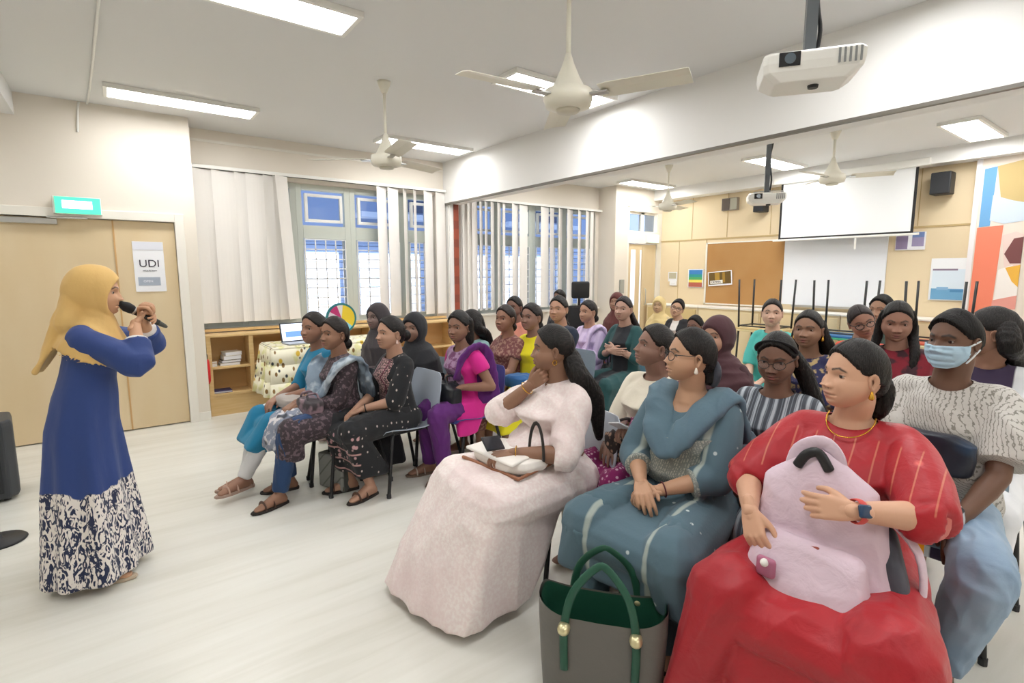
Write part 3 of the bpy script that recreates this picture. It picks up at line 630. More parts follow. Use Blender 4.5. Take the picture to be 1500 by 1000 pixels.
# upturned tables stacked legs-up
def upturned(y, ztop, legs, c, label, x=XW-.75, w_=.34):
    """table lying upside down on a second one: its legs point up"""
    t = thing('upturned_table', label, 'table', (x, y, ztop), 0, 'upturned tables stacked with legs in the air')
    box('tabletop', (-.24, -w_, 0), (.24, w_, .025), mat('table_'+c, c, .45), t, bevel=.006)
    for sy in (-1, 1):
        for sx in (-1, 1):
            MB().tube([(sx*.19, sy*(w_-.05), .025), (sx*.21, sy*(w_-.035), legs)], .014, 8, round_=False).obj('leg', M_black, t, smooth=True)
    fr = MB()
    for sx in (-1, 1): fr.tube([(sx*.19, -w_+.05, .05), (sx*.19, w_-.05, .05)], .011, 6)
    for sy in (-1, 1): fr.tube([(-.19, sy*(w_-.06), .05), (.19, sy*(w_-.06), .05)], .011, 6)
    fr.obj('underframe', M_black, t); return t
def baset(y, c, label, x=XW-.75, w_=.34, h=.72):
    t = thing('classroom_table', label, 'table', (x, y, 0), 0, 'tables carrying the upturned ones'); box('tabletop', (-.25, -w_-.02, h-.025), (.25, w_+.02, h), mat('table_'+c, c, .45), t, bevel=.006)
    for sy in (-1, 1):
        for sx in (-1, 1): MB().tube([(sx*.20, sy*(w_-.03), 0), (sx*.19, sy*(w_-.05), h-.025)], .014, 8, round_=False).obj('leg', M_black, t, smooth=True)
xt = XW-.75
for i, (pa, pb, c1, c2) in enumerate(((1090, 1158, 'd9c08c', 'e0cf9f'), (1198, 1283, '2c6ea8', '3aa27c'), (1330, 1428, 'c0563f', 'd8cda4'))):
    ya = onx(pa, 430, xt)[1]; yb = onx(pb, 430, xt)[1]; y = (ya+yb)/2; w_ = (ya-yb)/2
    nm = ('left', 'middle', 'right')[i]; cl_ = ('beige', 'blue', 'red')[i]
    baset(y, c2, 'classroom table carrying the %s upturned one, %s of the three stacks' % (cl_, nm), w_=w_); upturned(y, .722, .72, c1, '%s upturned table with black legs in the air, %s of the three stacks' % (cl_, nm), w_=w_)
# black office chair and bag by the windows of the second room
p = ony(866, 430, 5.0); p = onz(872, 440, 1.28) if False else ony(866, 425, 5.2)
t = thing('office_chair', 'black high-backed office chair standing behind the audience by the pier', 'chair', (p[0], 5.2, 0), math.radians(-100))
def rbx(nm, c, r, m, par): mb = MB(); mb.hull([((c[0]+sx*(r[0]-.03), c[1]+sy*(r[1]-.03), c[2]+sz*(r[2]-.03)), .03) for sx in (-1, 1) for sy in (-1, 1) for sz in (-1, 1)]); return mb.obj(nm, m, par, smooth=True)
M_off = mat('office_chair_mesh', '1d1e21', .7)
rbx('seat', (0, 0, .48), (.24, .24, .045), M_off, t); rbx('backrest', (-.24, 0, .82), (.04, .22, .26), M_off, t); rbx('headrest', (-.26, 0, 1.30), (.045, .14, .12), M_off, t)
mb = MB(); mb.tube([(-.28, 0, .5), (-.30, 0, .9), (-.29, 0, 1.3)], .02, 8); mb.tube([(0, 0, .1), (0, 0, .45)], .028, 10); mb.obj('support_column', M_black, t)
for sy in (1, -1): MB().tube([(-.05, sy*.24, .46), (-.05, sy*.29, .56), (-.05, sy*.29, .68), (.15, sy*.28, .69)], .018, 8).obj('armrest', M_black, t, smooth=True)
for k in range(5):
    a = k*2*math.pi/5; MB().tube([(0, 0, .11), (.28*math.cos(a), .28*math.sin(a), .07)], .02, 8).obj('base_spoke', M_black, t, smooth=True); t.children[-1]; MB().sph((.28*math.cos(a), .28*math.sin(a), .028), .028, 10, 6).obj('castor', M_black, t, smooth=True)
# ---------------------------------------------------------------- people: mesh tools
def evalmesh(mb, voxel, smooth=3, fac=.5):
    me = bpy.data.meshes.new('tmp'); me.from_pydata(mb.v, [], mb.f); me.update()
    o = bpy.data.objects.new('tmp', me); C.objects.link(o)
    r = o.modifiers.new('r', 'REMESH'); r.mode = 'VOXEL'; r.voxel_size = voxel
    if smooth: s = o.modifiers.new('s', 'SMOOTH'); s.factor = fac; s.iterations = smooth
    ev = o.evaluated_get(bpy.context.evaluated_depsgraph_get()); m2 = ev.to_mesh()
    V = np.empty(len(m2.vertices)*3); m2.vertices.foreach_get('co', V); V = V.reshape(-1, 3)
    n = len(m2.loops); li = np.empty(n, int); m2.loops.foreach_get('vertex_index', li)
    Q = li.reshape(-1, 4) if n == 4*len(m2.polygons) else np.array([list(p.vertices)+[p.vertices[-1]]*(4-len(p.vertices)) for p in m2.polygons])
    ev.to_mesh_clear(); bpy.data.objects.remove(o); bpy.data.meshes.remove(me)
    return V, Q
def normals(V, Q):
    n = np.cross(V[Q[:, 2]]-V[Q[:, 0]], V[Q[:, 3]]-V[Q[:, 1]]); N = np.zeros_like(V)
    for k in range(4): np.add.at(N, Q[:, k], n)
    return N/(np.linalg.norm(N, axis=1)[:, None]+1e-12)
def mk(name, V, Q, m, parent=None, col=None, mats=None, mi=None):
    me = bpy.data.meshes.new(name); V = np.asarray(V, float)
    tri = Q[:, 2] == Q[:, 3]
    faces = [tuple(q) for q in Q[~tri].tolist()]+[tuple(q[:3]) for q in Q[tri].tolist()]
    me.from_pydata(V.tolist(), [], faces)
    for x in (mats or [m]): me.materials.append(x)
    me.polygons.foreach_set('use_smooth', [True]*len(me.polygons))
    if mi is not None: me.polygons.foreach_set('material_index', list(mi))
    if col is not None:
        a = me.color_attributes.new('Tint', 'FLOAT_COLOR', 'POINT'); c = np.ones((len(V), 4)); c[:, :3] = col; a.data.foreach_set('color', c.ravel())
    me.update(); o = bpy.data.objects.new(name, me); C.objects.link(o)
    if parent: o.parent = parent
    return o
def sstep(x, a, b): t = np.clip((x-a)/(b-a), 0, 1); return t*t*(3-2*t)
def folds(V, Q, amp, k=(30, 30, 6), seed=0, mask=None, warp=1.6):
    r = np.random.RandomState(seed); N = normals(V, Q); k = np.array(k, float); d = np.zeros(len(V))
    for i in range(3):
        kk = k*(1+.45*r.randn(3)); kk *= np.where(r.rand(3) > .5, 1, -1); k2 = k*.35*r.randn(3)+2
        d += np.sin(V@kk+warp*np.sin(V@k2+r.rand()*6)+r.rand()*6)/(1+.4*i)
    d = -np.abs(d)**1.1*.6+.6
    if mask is not None: d = d*mask
    return V+N*(amp*1.9*d)[:, None]
def nrm(v): v = np.array(v, float); return v/(np.linalg.norm(v)+1e-9)
def Rz(a): c, s = math.cos(a), math.sin(a); return np.array([[c, -s, 0], [s, c, 0], [0, 0, 1.]])
def Ry(a): c, s = math.cos(a), math.sin(a); return np.array([[c, 0, s], [0, 1, 0], [-s, 0, c]])
def Rx(a): c, s = math.cos(a), math.sin(a); return np.array([[1, 0, 0], [0, c, -s], [0, s, c]])

# ---------------------------------------------------------------- the head, sculpted on a spherical grid
def headgrid(n, m):
    u = np.linspace(0, 2*math.pi, n, endpoint=False); ph = u-.5*np.sin(u); th = np.linspace(.02, math.pi-.02, m)
    T, Pp = np.meshgrid(th, ph, indexing='ij')
    d = np.stack([np.cos(Pp)*np.sin(T), np.sin(Pp)*np.sin(T), np.cos(T)], -1).reshape(-1, 3)
    Q = []
    i, j = np.meshgrid(np.arange(m-1), np.arange(n), indexing='ij'); a = i*n+j; b = i*n+(j+1) % n
    Q = np.stack([a, a+n, b+n, b], -1).reshape(-1, 4)
    top = [[0*n+q, 0*n+(q+1) % n, (n-1-q) % n, (n-1-q) % n] for q in range(0)]
    return d, Q
def G(y, z, y0, z0, sy, sz): return np.exp(-((y-y0)/sy)**2-((z-z0)/sz)**2)
def headshape(d, fat=0., man=0.):
    """d unit directions -> points; eyes at z=0, +x is forward"""
    P = d*np.array([.088, .074, .115]); P[:, 0] = np.where(d[:, 0] < 0, d[:, 0]*.101, P[:, 0])
    x, y, z = P.T.copy(); t = np.clip((-z-.01)/.105, 0, 1)
    fr = np.clip(d[:, 0]*1.3, 0, 1)
    y = y*(1+.10*np.sin(np.clip(t, 0, 1)*math.pi)*(.6+fat+.5*man))
    x = x+.040*t**1.5
    x = np.where((d[:, 0] < 0), x*(1-.18*t), x)
    x = x-.003*fr*np.clip((z-.04)/.07, 0, 1)
    ay = np.abs(y); f = fr**.7
    ramp = np.clip((.006-z)/.040, 0, 1)*np.where(z > -.034, 1, np.exp(-((z+.034)/.0065)**2)); sy = .0075+.0060*np.clip(-z/.034, 0, 1)
    x = x+f*.0195*ramp*np.exp(-(y/sy)**2)
    x = x+f*(.0105*G(ay, z, .013, -.035, .0062, .0075)-.0035*G(ay, z, .006, -.0435, .004, .003))
    x = x-f*.0105*G(ay, z, .033, .000, .0175, .0125)-f*.004*G(ay, z, .016, -.002, .009, .014)
    x = x+f*.0045*G(ay, z, .030, .022, .022, .008)-.001*f*G(y, z, 0, .012, .008, .012)
    x = x+f*(.0045+.005*fat)*G(ay, z, .042, -.030, .018, .020)
    y = y+np.sign(y)*(.003+.008*fat)*G(ay*0, z, 0, -.045, 1, .035)*np.clip(d[:, 0]+.5, 0, 1)
    x = x+f*(.0075*G(y, z, 0, -.0600, .020, .0048)+.0085*G(y, z, 0, -.0725, .0175, .0055)-.0055*G(y, z, 0, -.0660, .023, .0019)-.003*G(ay, z, .025, -.066, .005, .005))
    x = x+f*(.0075*G(y, z, 0, -.098, .018, .013)-.0045*G(y, z, 0, -.0835, .02, .0055))
    x = x+f*.003*G(y, z, 0, -.052, .022, .01)
    return np.stack([x, y, z], -1)
def face_in(P, top=.068, side=.060, cx=.012, zc=-.028, lo=.13):
    """1 inside the bare face, 0 outside (smooth)"""
    hz = np.where(P[:, 2] > zc, top-zc, lo)
    e = ((P[:, 2]-zc)/hz)**2+(P[:, 1]/side*.92)**2
    a = 1-sstep(e, .86, 1.06); return a*sstep(P[:, 0], cx-.010, cx+.012)
HC = {}
def head_arrays(skin, det, fat=0., man=0., lips='a4545a', lipa=.55, bindi=False):
    n, m = {3: (190, 150), 2: (110, 84), 1: (64, 48)}[det]
    d, Q = headgrid(n, m); P = headshape(d, fat, man)
    x, y, z = P.T; ay = np.abs(y); fr = (d[:, 0] > .2)
    col = np.tile(np.array(srgb(skin)), (len(P), 1)); lc = np.array(srgb(lips))
    def blend(mask, c): col[:] = col*(1-mask[:, None])+np.array(c)*mask[:, None]
    lm = np.clip((G(y, z, 0, -.0605, .023, .0052)+G(y, z, 0, -.0725, .019, .006))*2-.7, 0, 1)*fr
    blend(lm*lipa, lc); blend(np.clip(G(y, z, 0, -.0660, .022, .0016)*1.3, 0, 1)*fr*.6, col[0]*.25)
    blend(G(ay, z, .033, .004, .019, .010)*.25*fr, col[0]*.5)          # darker skin round the eyes
    blend(np.clip(G(ay, z, .007, -.0445, .004, .0025)*1.5, 0, 1)*.7*fr, col[0]*.12)
    bz = .0215+.006*np.clip((ay-.014)/.02, 0, 1)-.012*np.clip((ay-.036)/.018, 0, 1)
    bm_ = np.exp(-((z-bz)/(.0032+.0012*man))**2)*sstep(ay, .010, .016)*(1-sstep(ay, .047, .056))*fr
    blend(np.clip(bm_*1.5, 0, 1)*.9, (.012, .009, .008))
    if bindi: blend((G(y, z, 0, .026, .004, .004) > .5)*1., srgb('7a1020'))
    if man: blend(np.clip(G(y, z, 0, -.05, .022, .004)*1.2, 0, 1)*.35*fr, (.02, .015, .012))
    V = [P]; QQ = [Q]; CC = [col]; o = len(P)
    # ears: flattened shells
    for s_ in (1, -1):
        mb = MB(); rr = []
        e = []
        for a in np.linspace(0, 2*math.pi, 14, endpoint=False): e.append((.017*math.cos(a)*(1.0 if math.sin(a) > 0 else .75), .030*math.sin(a)))
        for off, k in ((-.004, .55), (.002, .8), (.010, 1.0), (.014, .93), (.0095, .66), (.006, .35)):
            rr.append([(-.006+ex*k-off*.55, s_*(.0735+off*.9+fat*.004), -.014+ez*k-.0) for ex, ez in e])
        mb.loft(rr); Ve = np.array(mb.v); Fe = [f for f in mb.f if len(f) == 4]
        V.append(Ve); QQ.append(np.array(Fe)+o); CC.append(np.tile(np.array(srgb(skin))*.95, (len(Ve), 1))); o += len(Ve)
    # eyelids: two shells round each eyeball
    ex, ez = .033, .000
    dd = np.array([[math.cos(math.asin(ex/.074)), ex/.074, 0]]); bx = .0725
    nu, nv = (14, 8) if det > 1 else (8, 4)
    for s_ in (1, -1):
        for a0, a1 in ((.36, 1.5), (-1.5, -.48)):
            grid = []; cc = []
            for i in range(nu+1):
                u = -1.25+2.5*i/nu
                edge = (a0 if a0 > 0 else a1)*math.cos(u*.8)
                for j in range(nv+1):
                    t_ = j/nv; el = edge+((a1 if a0 > 0 else a0)-edge)*t_
                    r = .0150; grid.append((bx-.0140+r*math.cos(el)*math.cos(u), s_*(ex+r*1.15*math.sin(u)), ez+r*.9*math.sin(el)))
                    cc.append(np.array(srgb(skin))*(.05 if (j == 0 and a0 > 0) else (.30 if j == 0 else .85)))
            qq = [(i*(nv+1)+j, (i+1)*(nv+1)+j, (i+1)*(nv+1)+j+1, i*(nv+1)+j+1) for i in range(nu) for j in range(nv)]
            V.append(np.array(grid)); QQ.append(np.array(qq)+o); CC.append(np.array(cc)); o += len(grid)
    return np.concatenate(V), np.concatenate(QQ), np.concatenate(CC), bx
def eye_obj(parent, Rh, hc, sc, bx, iris='2a170e', gaze=0.):
    M_eye = mat('eye_white', 'b5aaa2', .3); M_ir = mat('iris_dark', iris, .15)
    for s_ in (1, -1):
        mb = MB(); mb.sph((0, 0, 0), .0136, 14, 10); V = np.array(mb.v)[:, [2, 1, 0]]   # poles along x
        V = V@Rz(gaze).T; Q = [f for f in mb.f if len(f) == 4]
        ce = V[np.array(Q)].mean(1)@Rz(gaze); mi = (ce[:, 0] > .0136*.80).astype(int)
        Vw = ((V*np.array([1, 1, .95])+np.array([bx-.0140, s_*.033, 0]))*sc)@Rh.T+hc
        mk('eye', Vw, np.array(Q), None, parent, mats=[M_eye, M_ir], mi=mi)
def hair_in(P, top, side, cx):
    x, y, z = P.T; z = z+9*y*y*(z > .0)*np.clip(z/.03, 0, 1)*(x > .0)
    h = np.interp(z, [-.12, -.05, -.028, -.012, .012, .03, .05, top+.006, top+.02], [-.055, -.047, -.040, .004, .022, .036, .044, .052, .10])
    h = h+.003*np.sin(z*420+y*260)+.002*np.sin(y*900)
    return sstep(x, h-.036, h+.007)
def cap_arrays(det, thick, face, fat=0., back=.0, zlow=None, rough=0., seed=1, part=False):
    """hair or scarf skin: head grid grown outward except over the face"""
    n, m = {3: (150, 110), 2: (90, 66), 1: (60, 44)}[det]
    d, Q = headgrid(n, m); P = d*np.array([.088, .074, .115]); P[:, 0] = np.where(d[:, 0] < 0, d[:, 0]*.101, P[:, 0])
    Pc = P.copy(); f = hair_in(Pc, face['top'], face['side'], 0) if face.get('hair') else face_in(Pc, **face)
    t = np.clip((-P[:, 2]-.01)/.105, 0, 1); P[:, 0] += .040*t**1.5*(d[:, 0] > -.2)
    g = thick*(1-f)-.014*f+back*np.clip(-d[:, 0], 0, 1)*(1-f)
    if face.get('hair'): g = g-.020*np.exp(-((P[:, 0]+.004)/.014)**2-((P[:, 2]+.018)/.022)**2)*(np.abs(P[:, 1]) > .04)
    r_ = np.random.RandomState(seed)
    if rough: g = g+(1-f)*rough*np.sin(P@(np.array([90, 60, 25])*(1+.2*r_.randn(3)))+2*np.sin(P@np.array([25, 40, 30])))
    if part: g = g-.004*(1-f)*np.exp(-(P[:, 1]/.003)**2)*(P[:, 2] > .05)*(P[:, 0] > -.03)
    if zlow is not None:
        g = g-.02*(1-sstep(P[:, 2], zlow-.02, zlow+.01))*(1-f)
    P = P+d*g[:, None]
    return P, Q, f

# ---------------------------------------------------------------- hands
def hand_mesh(side, curl=.35, spread=.08, thumb=.5, voxel=.0032, fat=1., point=None):
    """local: +x fingers, +y towards the thumb (side=+1) , -z palm. wrist at the origin"""
    mb = MB(); L = .082
    kn = [(.086, .029), (.090, .010), (.086, -.009), (.078, -.027)]
    mb.hull([((.0, .014, 0), .0145*fat), ((.0, -.014, 0), .0145*fat), ((.03, .022, -.002), .0135*fat), ((.03, -.022, -.001), .0125*fat)]+[((x-.008, y, 0), .0098*fat) for x, y in kn])
    mb.tube([(-.04, 0, 0), (0, 0, 0), (.02, 0, 0)], [.019*fat, .0225*fat, .021*fat], 12, flat=.82, up=(0, 0, 1))
    for i, (x, y) in enumerate(kn):
        ls = [(.042, .026, .020), (.047, .030, .021), (.043, .028, .020), (.034, .021, .018)][i]
        c = curl[i] if hasattr(curl, '__len__') else curl*(1+.12*i)
        a = 0.10; yaw = spread*(1.5-i); p = np.array([x, y, 0.]); pts = [p-np.array([.012, 0, 0]), p]; rr = [.0098*fat, .0095*fat]
        for k, l in enumerate(ls):
            a += c*(1.0, 1.15, .7)[k]; dr = np.array([math.cos(a)*math.cos(yaw), math.cos(a)*math.sin(yaw), -math.sin(a)]); p = p+dr*l; pts.append(p.copy()); rr.append((.0086, .0078, .0062)[k]*fat)
        mb.tube(pts, rr, 10)
    tp = [np.array([.012, .018, -.004]), np.array([.040, .040, -.010]), np.array([.066, .047+.012*(1-thumb), -.014-.012*thumb]), np.array([.090, .044+.02*(1-thumb), -.018-.022*thumb])]
    mb.tube(tp, [.0135*fat, .0125*fat, .0100*fat, .0078*fat], 10)
    V, Q = evalmesh(mb, voxel, 2, .5)
    if side < 0: V = V*np.array([1, -1, 1]); Q = Q[:, ::-1]
    return V, Q
def ik(a, b, l1, l2, pole):
    a = np.array(a, float); b = np.array(b, float); d = b-a; D = np.linalg.norm(d)
    if D > (l1+l2)*.995: k = D/((l1+l2)*.995); l1 *= k; l2 *= k
    x = (l1*l1-l2*l2+D*D)/(2*D); h = math.sqrt(max(l1*l1-x*x, 0)); dn = d/D
    p = np.array(pole, float); p = p-dn*np.dot(p, dn); p = nrm(p)
    return a+dn*x+p*h
def lerp(a, b, t): return np.array(a)*(1-t)+np.array(b)*t

# ---------------------------------------------------------------- a person
def torso_rings(P, N_, side_p, side_s, gx, gw, inf=0., bust=1., belly=0., n=28, top=True):
    """rings from hips P to neck base N_; side vectors at pelvis and shoulders"""
    spec = [(-.16, .125, .10, -.0), (-.08, .170, .125, 0), (.04, .178, .130, .005), (.18, .160, .122, .008+belly*.25), (.34, .145, .115+belly*.3, .012+belly*.5), (.50, .146, .112, .014), (.66, .158, .118+.022*bust, .012+.016*bust), (.78, .158, .108+.006*bust, .004), (.86, .142, .090, -.006), (.93, .108, .070, -.010), (1.0, .062, .056, -.006)]
    rings = []
    up = nrm(N_-P); Ln = np.linalg.norm(N_-P)
    for t, w_, dpt, f in spec:
        s_ = nrm(lerp(side_p, side_s, np.clip(t, 0, 1))); fw = nrm(np.cross(s_, up))
        c = P+up*Ln*t+fw*f*gx
        wg = gw if t < .9 else 1+(gw-1)*.4; dg = gx if t < .9 else 1+(gx-1)*.4
        k = inf if t < .97 else inf*.5
        rings.append([c+s_*(w_*wg+k)*math.cos(a)*(1) + fw*(dpt*dg+k)*math.sin(a) for a in np.linspace(0, 2*math.pi, n, endpoint=False)])
    return rings
class Person:
    def __init__(s, name_label, cat='person', head=(0, 0), zh=1.13, X=None, face=180, size=1., girth=1., yaw=0., pitch=0., roll=0., skin='8a5a3c', det=1,
                 hands=None, poles=None, curl=(.35, .35), lean=(-.02, 0), knees=None, feet=None, seat=.45, standing=False, turn=0., fat=.2, man=0., palm=(None, None), group=None, bust=1., belly=0., bindi=False, Yp=None, zfeet=0, lipa=.55, hsc=1., shrink=1.):
        s.det = det; s.size = size; s.g = girth
        w_ = onz(head[0], head[1], zh) if X is None else onx(head[0], head[1], X)
        if Yp is not None: w_ = ony(head[0], head[1], Yp)
        zh = w_[2]; s.zh = zh
        a = math.radians(face)
        S_ = size; q_ = np.array([int(skin[i:i+2], 16) for i in (0, 2, 4)])/255.; q_ = np.clip((q_*.82+q_.mean()*.18)*1.05+.012, 0, 1); skin = '%02x%02x%02x' % tuple(int(v*255) for v in q_)
        # local frame: x forward, y left. head centre over (lean)
        hl = np.array([.02+lean[0]+.06, lean[1], zh])     # head position from the hips
        base = w_-Rz(a)@np.array([hl[0], hl[1], 0]); s.base = base; s.a = a
        s.root = thing('person', name_label, cat, (base[0], base[1], 0), a, group)
        s.Hc = hl.copy(); s.Rh = Rz(math.radians(yaw))@Ry(math.radians(pitch))@Rx(math.radians(roll)); s.hs = hsc*(.97+.03*S_)
        s.P = np.array([0, 0, (seat+.10*S_) if not standing else .90*S_])
        s.N = s.Hc+np.array([-.028, 0, -.158])*S_; s.N[0] = s.Hc[0]-.035*S_
        tr = math.radians(turn); s.side_s = Rz(tr)@np.array([0, 1., 0]); s.side_p = np.array([0, 1., 0])
        up = nrm(s.N-s.P); fw = np.cross(s.side_s, up); s.fw = fw; s.up = up
        sw = .143*S_*(1+(girth-1)*.55)*shrink
        s.sho = [s.N-up*.083*S_+s.side_s*sw*k-fw*.008 for k in (1, -1)]
        if hands is None: hands = [(.30, .05, seat+.19), (.31, -.05, seat+.20)]
        s.wri = [np.array(h, float) if h is not None else None for h in hands]
        poles = poles or [(-.35, .45, -.8), (-.35, -.45, -.8)]
        s.elb = [ik(s.sho[i], s.wri[i], .275*S_, .245*S_, poles[i]) for i in (0, 1)]
        if standing:
            s.hip = [np.array([0, k*.085, .88*S_]) for k in (1, -1)]
            s.kne = [np.array([.02, k*.09, .48*S_]) for k in (1, -1)]; s.ank = [np.array([-.02, k*.10, .08]) for k in (1, -1)]
        else:
            s.hip = [s.P+np.array([.03, k*.09*(1+(girth-1)*.5), -.01]) for k in (1, -1)]
            kn = knees or [(.47, .13), (.47, -.13)]
            s.kne = [np.array([k[0]*S_, k[1], (k[2] if len(k) > 2 else seat+.055)]) for k in kn]
            ft = feet or [(.50, .12), (.50, -.12)]
            s.ank = [np.array([k[0]*S_-.04, k[1], .08+(k[2] if len(k) > 2 else 0)]) for k in ft]
        s.skin = skin
        vx = {3: .0065, 2: .008, 1: .011}[det]
        g = girth; mb = MB(); ag = 1+(g-1)*.8
        mb.loft(torso_rings(s.P, s.N, s.side_p, s.side_s, g*.93*S_, g*.93*S_, -.012, bust, belly))
        nk = lerp(s.N, s.Hc, .55)
        mb.tube([s.N-up*.05, s.N+up*.01, s.Hc+s.Rh@np.array([-.022, 0, -.085]), s.Hc+s.Rh@np.array([-.012, 0, -.03])], [.066*ag, .056*(1+.12*fat)*(1+.12*man), .053*(1+.12*fat)*(1+.15*man), .05], 16)
        for k in (0, 1):
            mb.tube([s.N-up*.058-fw*.01, s.sho[k], lerp(s.sho[k], s.elb[k], .5), s.elb[k]], [.045*ag, .050*ag, .043*ag, .036*ag], 12)
            if s.wri[k] is not None: mb.tube([s.elb[k], lerp(s.elb[k], s.wri[k], .3), lerp(s.elb[k], s.wri[k], .9), s.wri[k]], [.036*ag, .038*ag, .026*(.5+.5*ag), .0235*(.5+.5*ag)], 12)
            mb.tube([s.hip[k], lerp(s.hip[k], s.kne[k], .5), s.kne[k]], [.082*g, .072*g, .052*ag], 12)
            mb.tube([s.kne[k], lerp(s.kne[k], s.ank[k], .35), lerp(s.kne[k], s.ank[k], .8), s.ank[k]], [.052*ag, .052*ag, .036*ag, .034*ag], 12)
            fd = nrm([1, (.25 if k == 0 else -.25), 0]) if not (feet and len(feet[k]) > 3) else nrm([math.cos(feet[k][3]), math.sin(feet[k][3]), -.15])
            s.ank[k] = s.ank[k]; a0 = s.ank[k]
            mb.hull([(a0+np.array([0, 0, -.005]), .035), (a0-fd*.03+np.array([0, 0, -.045]), .026), (a0+fd*.11+np.array([0, 0, -.052]), (.03, .034, .018)), (a0+fd*.16+np.array([0, 0, -.056]), (.022, .032, .012))])
        V, Q = evalmesh(mb, vx, 3, .5)
        col = np.tile(np.array(srgb(skin)), (len(V), 1)); parts = [(V, Q, col)]
        HV, HQ, HCc, bx = head_arrays(skin, det, fat, man, bindi=bindi, lipa=lipa)
        s.bx = bx; parts.append(((HV*s.hs)@s.Rh.T+s.Hc, HQ, HCc))
        s.handR = []
        for k in (0, 1):
            if s.wri[k] is None: s.handR.append(None); continue
            fa = nrm(s.wri[k]-s.elb[k]); pn = palm[k] if palm[k] is not None else (fa*1.0+np.array([0, 0, -.2]), (0, 0, -1))
            fdir = nrm(np.array(pn[0], float)); nn = np.array(pn[1], float); nn = nrm(nn-fdir*np.dot(nn, fdir))
            zax = -nn; yax = np.cross(zax, fdir); sd = 1 if k == 1 else -1
            R_ = np.stack([fdir, yax, zax], 1)
            # thumb points inward: for the left hand (k=0) mirror so the thumb lies on the other side
            Vh, Qh = hand_mesh(sd, curl[k] if not isinstance(curl[k], dict) else curl[k]['c'], voxel={3: .0034, 2: .0048, 1: .0065}[det], fat=.95*(.6+.4*ag))
            Vh = Vh@R_.T+s.wri[k]; s.handR.append(R_)
            parts.append((Vh, Qh, np.tile(np.array(srgb(skin))*1.02, (len(Vh), 1))))
        o = 0; VV = []; QQ = []; CC = []
        for v, q, c in parts: VV.append(v); QQ.append(q+o); CC.append(c); o += len(v)
        ms = mat('skin', '8a5a3c', .52, attr=True, sss=0)
        s.body = mk('body', np.concatenate(VV), np.concatenate(QQ), ms, s.root, np.concatenate(CC))
        eye_obj(s.root, s.Rh, s.Hc, s.hs, bx)
        s.fat = fat
    def W(s, p): return Rz(s.a)@np.array(p)+s.base*np.array([1, 1, 0])
    def L(s, p): return Rz(-s.a)@(np.array(p)-s.base*np.array([1, 1, 0]))
    def hp(s, p): return s.Rh@(np.array(p, float)*s.hs)+s.Hc
    def hair(s, style='bun', col='17120f', thick=.010, face=None, rough=.0012, extra=None, name='hair'):
        face = face or dict(top=.063, side=.070, cx=.020, hair=True)
        P, Q, f = cap_arrays(s.det, thick, face, back=.008, rough=rough, part=True)
        keep = None
        V = (P*s.hs)@s.Rh.T+s.Hc; parts = [(V, Q)]
        mb = MB(); hp = s.hp; dn = np.array([0, 0, -1.])
        nape = hp((-.085, 0, -.07))
        if style == 'bun': mb.sph(hp((-.125, 0, -.03)), .042, 16, 12)
        if style == 'lowbun': mb.sph(hp((-.10, 0, -.085)), .043, 16, 12)
        if style in ('pony', 'ponyL', 'ponyR'):
            sy = {'pony': 0, 'ponyL': .08, 'ponyR': -.08}[style]
            c = s.N-s.fw*.13
            mb.tube([hp((-.085, 0, -.01)), hp((-.115, sy*.3, -.05)), hp((-.105, sy*.8, -.12)), np.array([c[0]+.03, c[1]+sy, s.N[2]-.05]), np.array([c[0]+.03, c[1]+sy*1.2, s.N[2]-.22])], [.03, .036, .036, .030, .012], 12, flat=.8)
        if style == 'plait':
            pts = [hp((-.09, 0, -.04))]; c = s.N-s.fw*.13
            for i in range(10): pts.append(np.array([c[0]+.02, c[1], hp((0, 0, -.09))[2]-.035*i]))
            mb.tube(pts, [.03]+[.024+.005*(i % 2) for i in range(10)], 12)
        if style == 'long':
            for sy, fx in ((.05, -.02), (-.05, -.02), (0, -.05)):
                mb.tube([hp((-.03+fx, sy, .03)), hp((-.05+fx, sy*1.5, -.06)), s.N+s.side_s*sy*1.7-s.fw*.085+s.up*.02, s.N+s.side_s*sy*1.6-s.fw*.12-s.up*.16, s.N+s.side_s*sy*1.2-s.fw*.125-s.up*.30], [.045, .048, .048, .045, .02], 12, flat=.8)
        if style == 'loose':    # shoulder length, forward over the shoulders
            for sy in (.062, -.062):
                mb.tube([hp((-.01, sy, .05)), hp((-.015, sy*1.32, -.03)), hp((.0, sy*1.42, -.10)), s.N+s.side_s*sy*1.7+s.fw*.05-s.up*.04, s.N+s.side_s*sy*1.6+s.fw*.09-s.up*.17], [.026, .028, .028, .028, .012], 12, flat=.8)
            mb.tube([hp((-.06, 0, .02)), hp((-.09, 0, -.06)), s.N-s.fw*.09, s.N-s.fw*.12-s.up*.14], [.06, .066, .07, .03], 14, flat=.75)
        if style == 'bob':
            mb.hull([(hp((-.045, .045, .02)), .055), (hp((-.045, -.045, .02)), .055), (hp((-.05, .05, -.11)), .045), (hp((-.05, -.05, -.11)), .045), (hp((-.09, 0, -.10)), .04)])
        if extra: extra(s, mb)
        if mb.v:
            V2, Q2 = evalmesh(mb, {3: .005, 2: .007, 1: .009}[s.det], 3)
            V2 = folds(V2, Q2, .0018, (160, 160, 12), 3)
            parts.append((V2, Q2))
        o = 0; VV = []; QQ = []
        for v, q in parts: VV.append(v); QQ.append(q+o); o += len(v)
        s.hairo = mk(name, np.concatenate(VV), np.concatenate(QQ), mat('hair_'+col, '0d0a09' if col < '19' else col, .48, spec=.32, layers=[dict(k='noise', s=(24, 300, 90), c='2a2220', t=.58, soft=.1, a=.8)], bump=((24, 300, 90), .8, .004)), s.root)
        return s.hairo
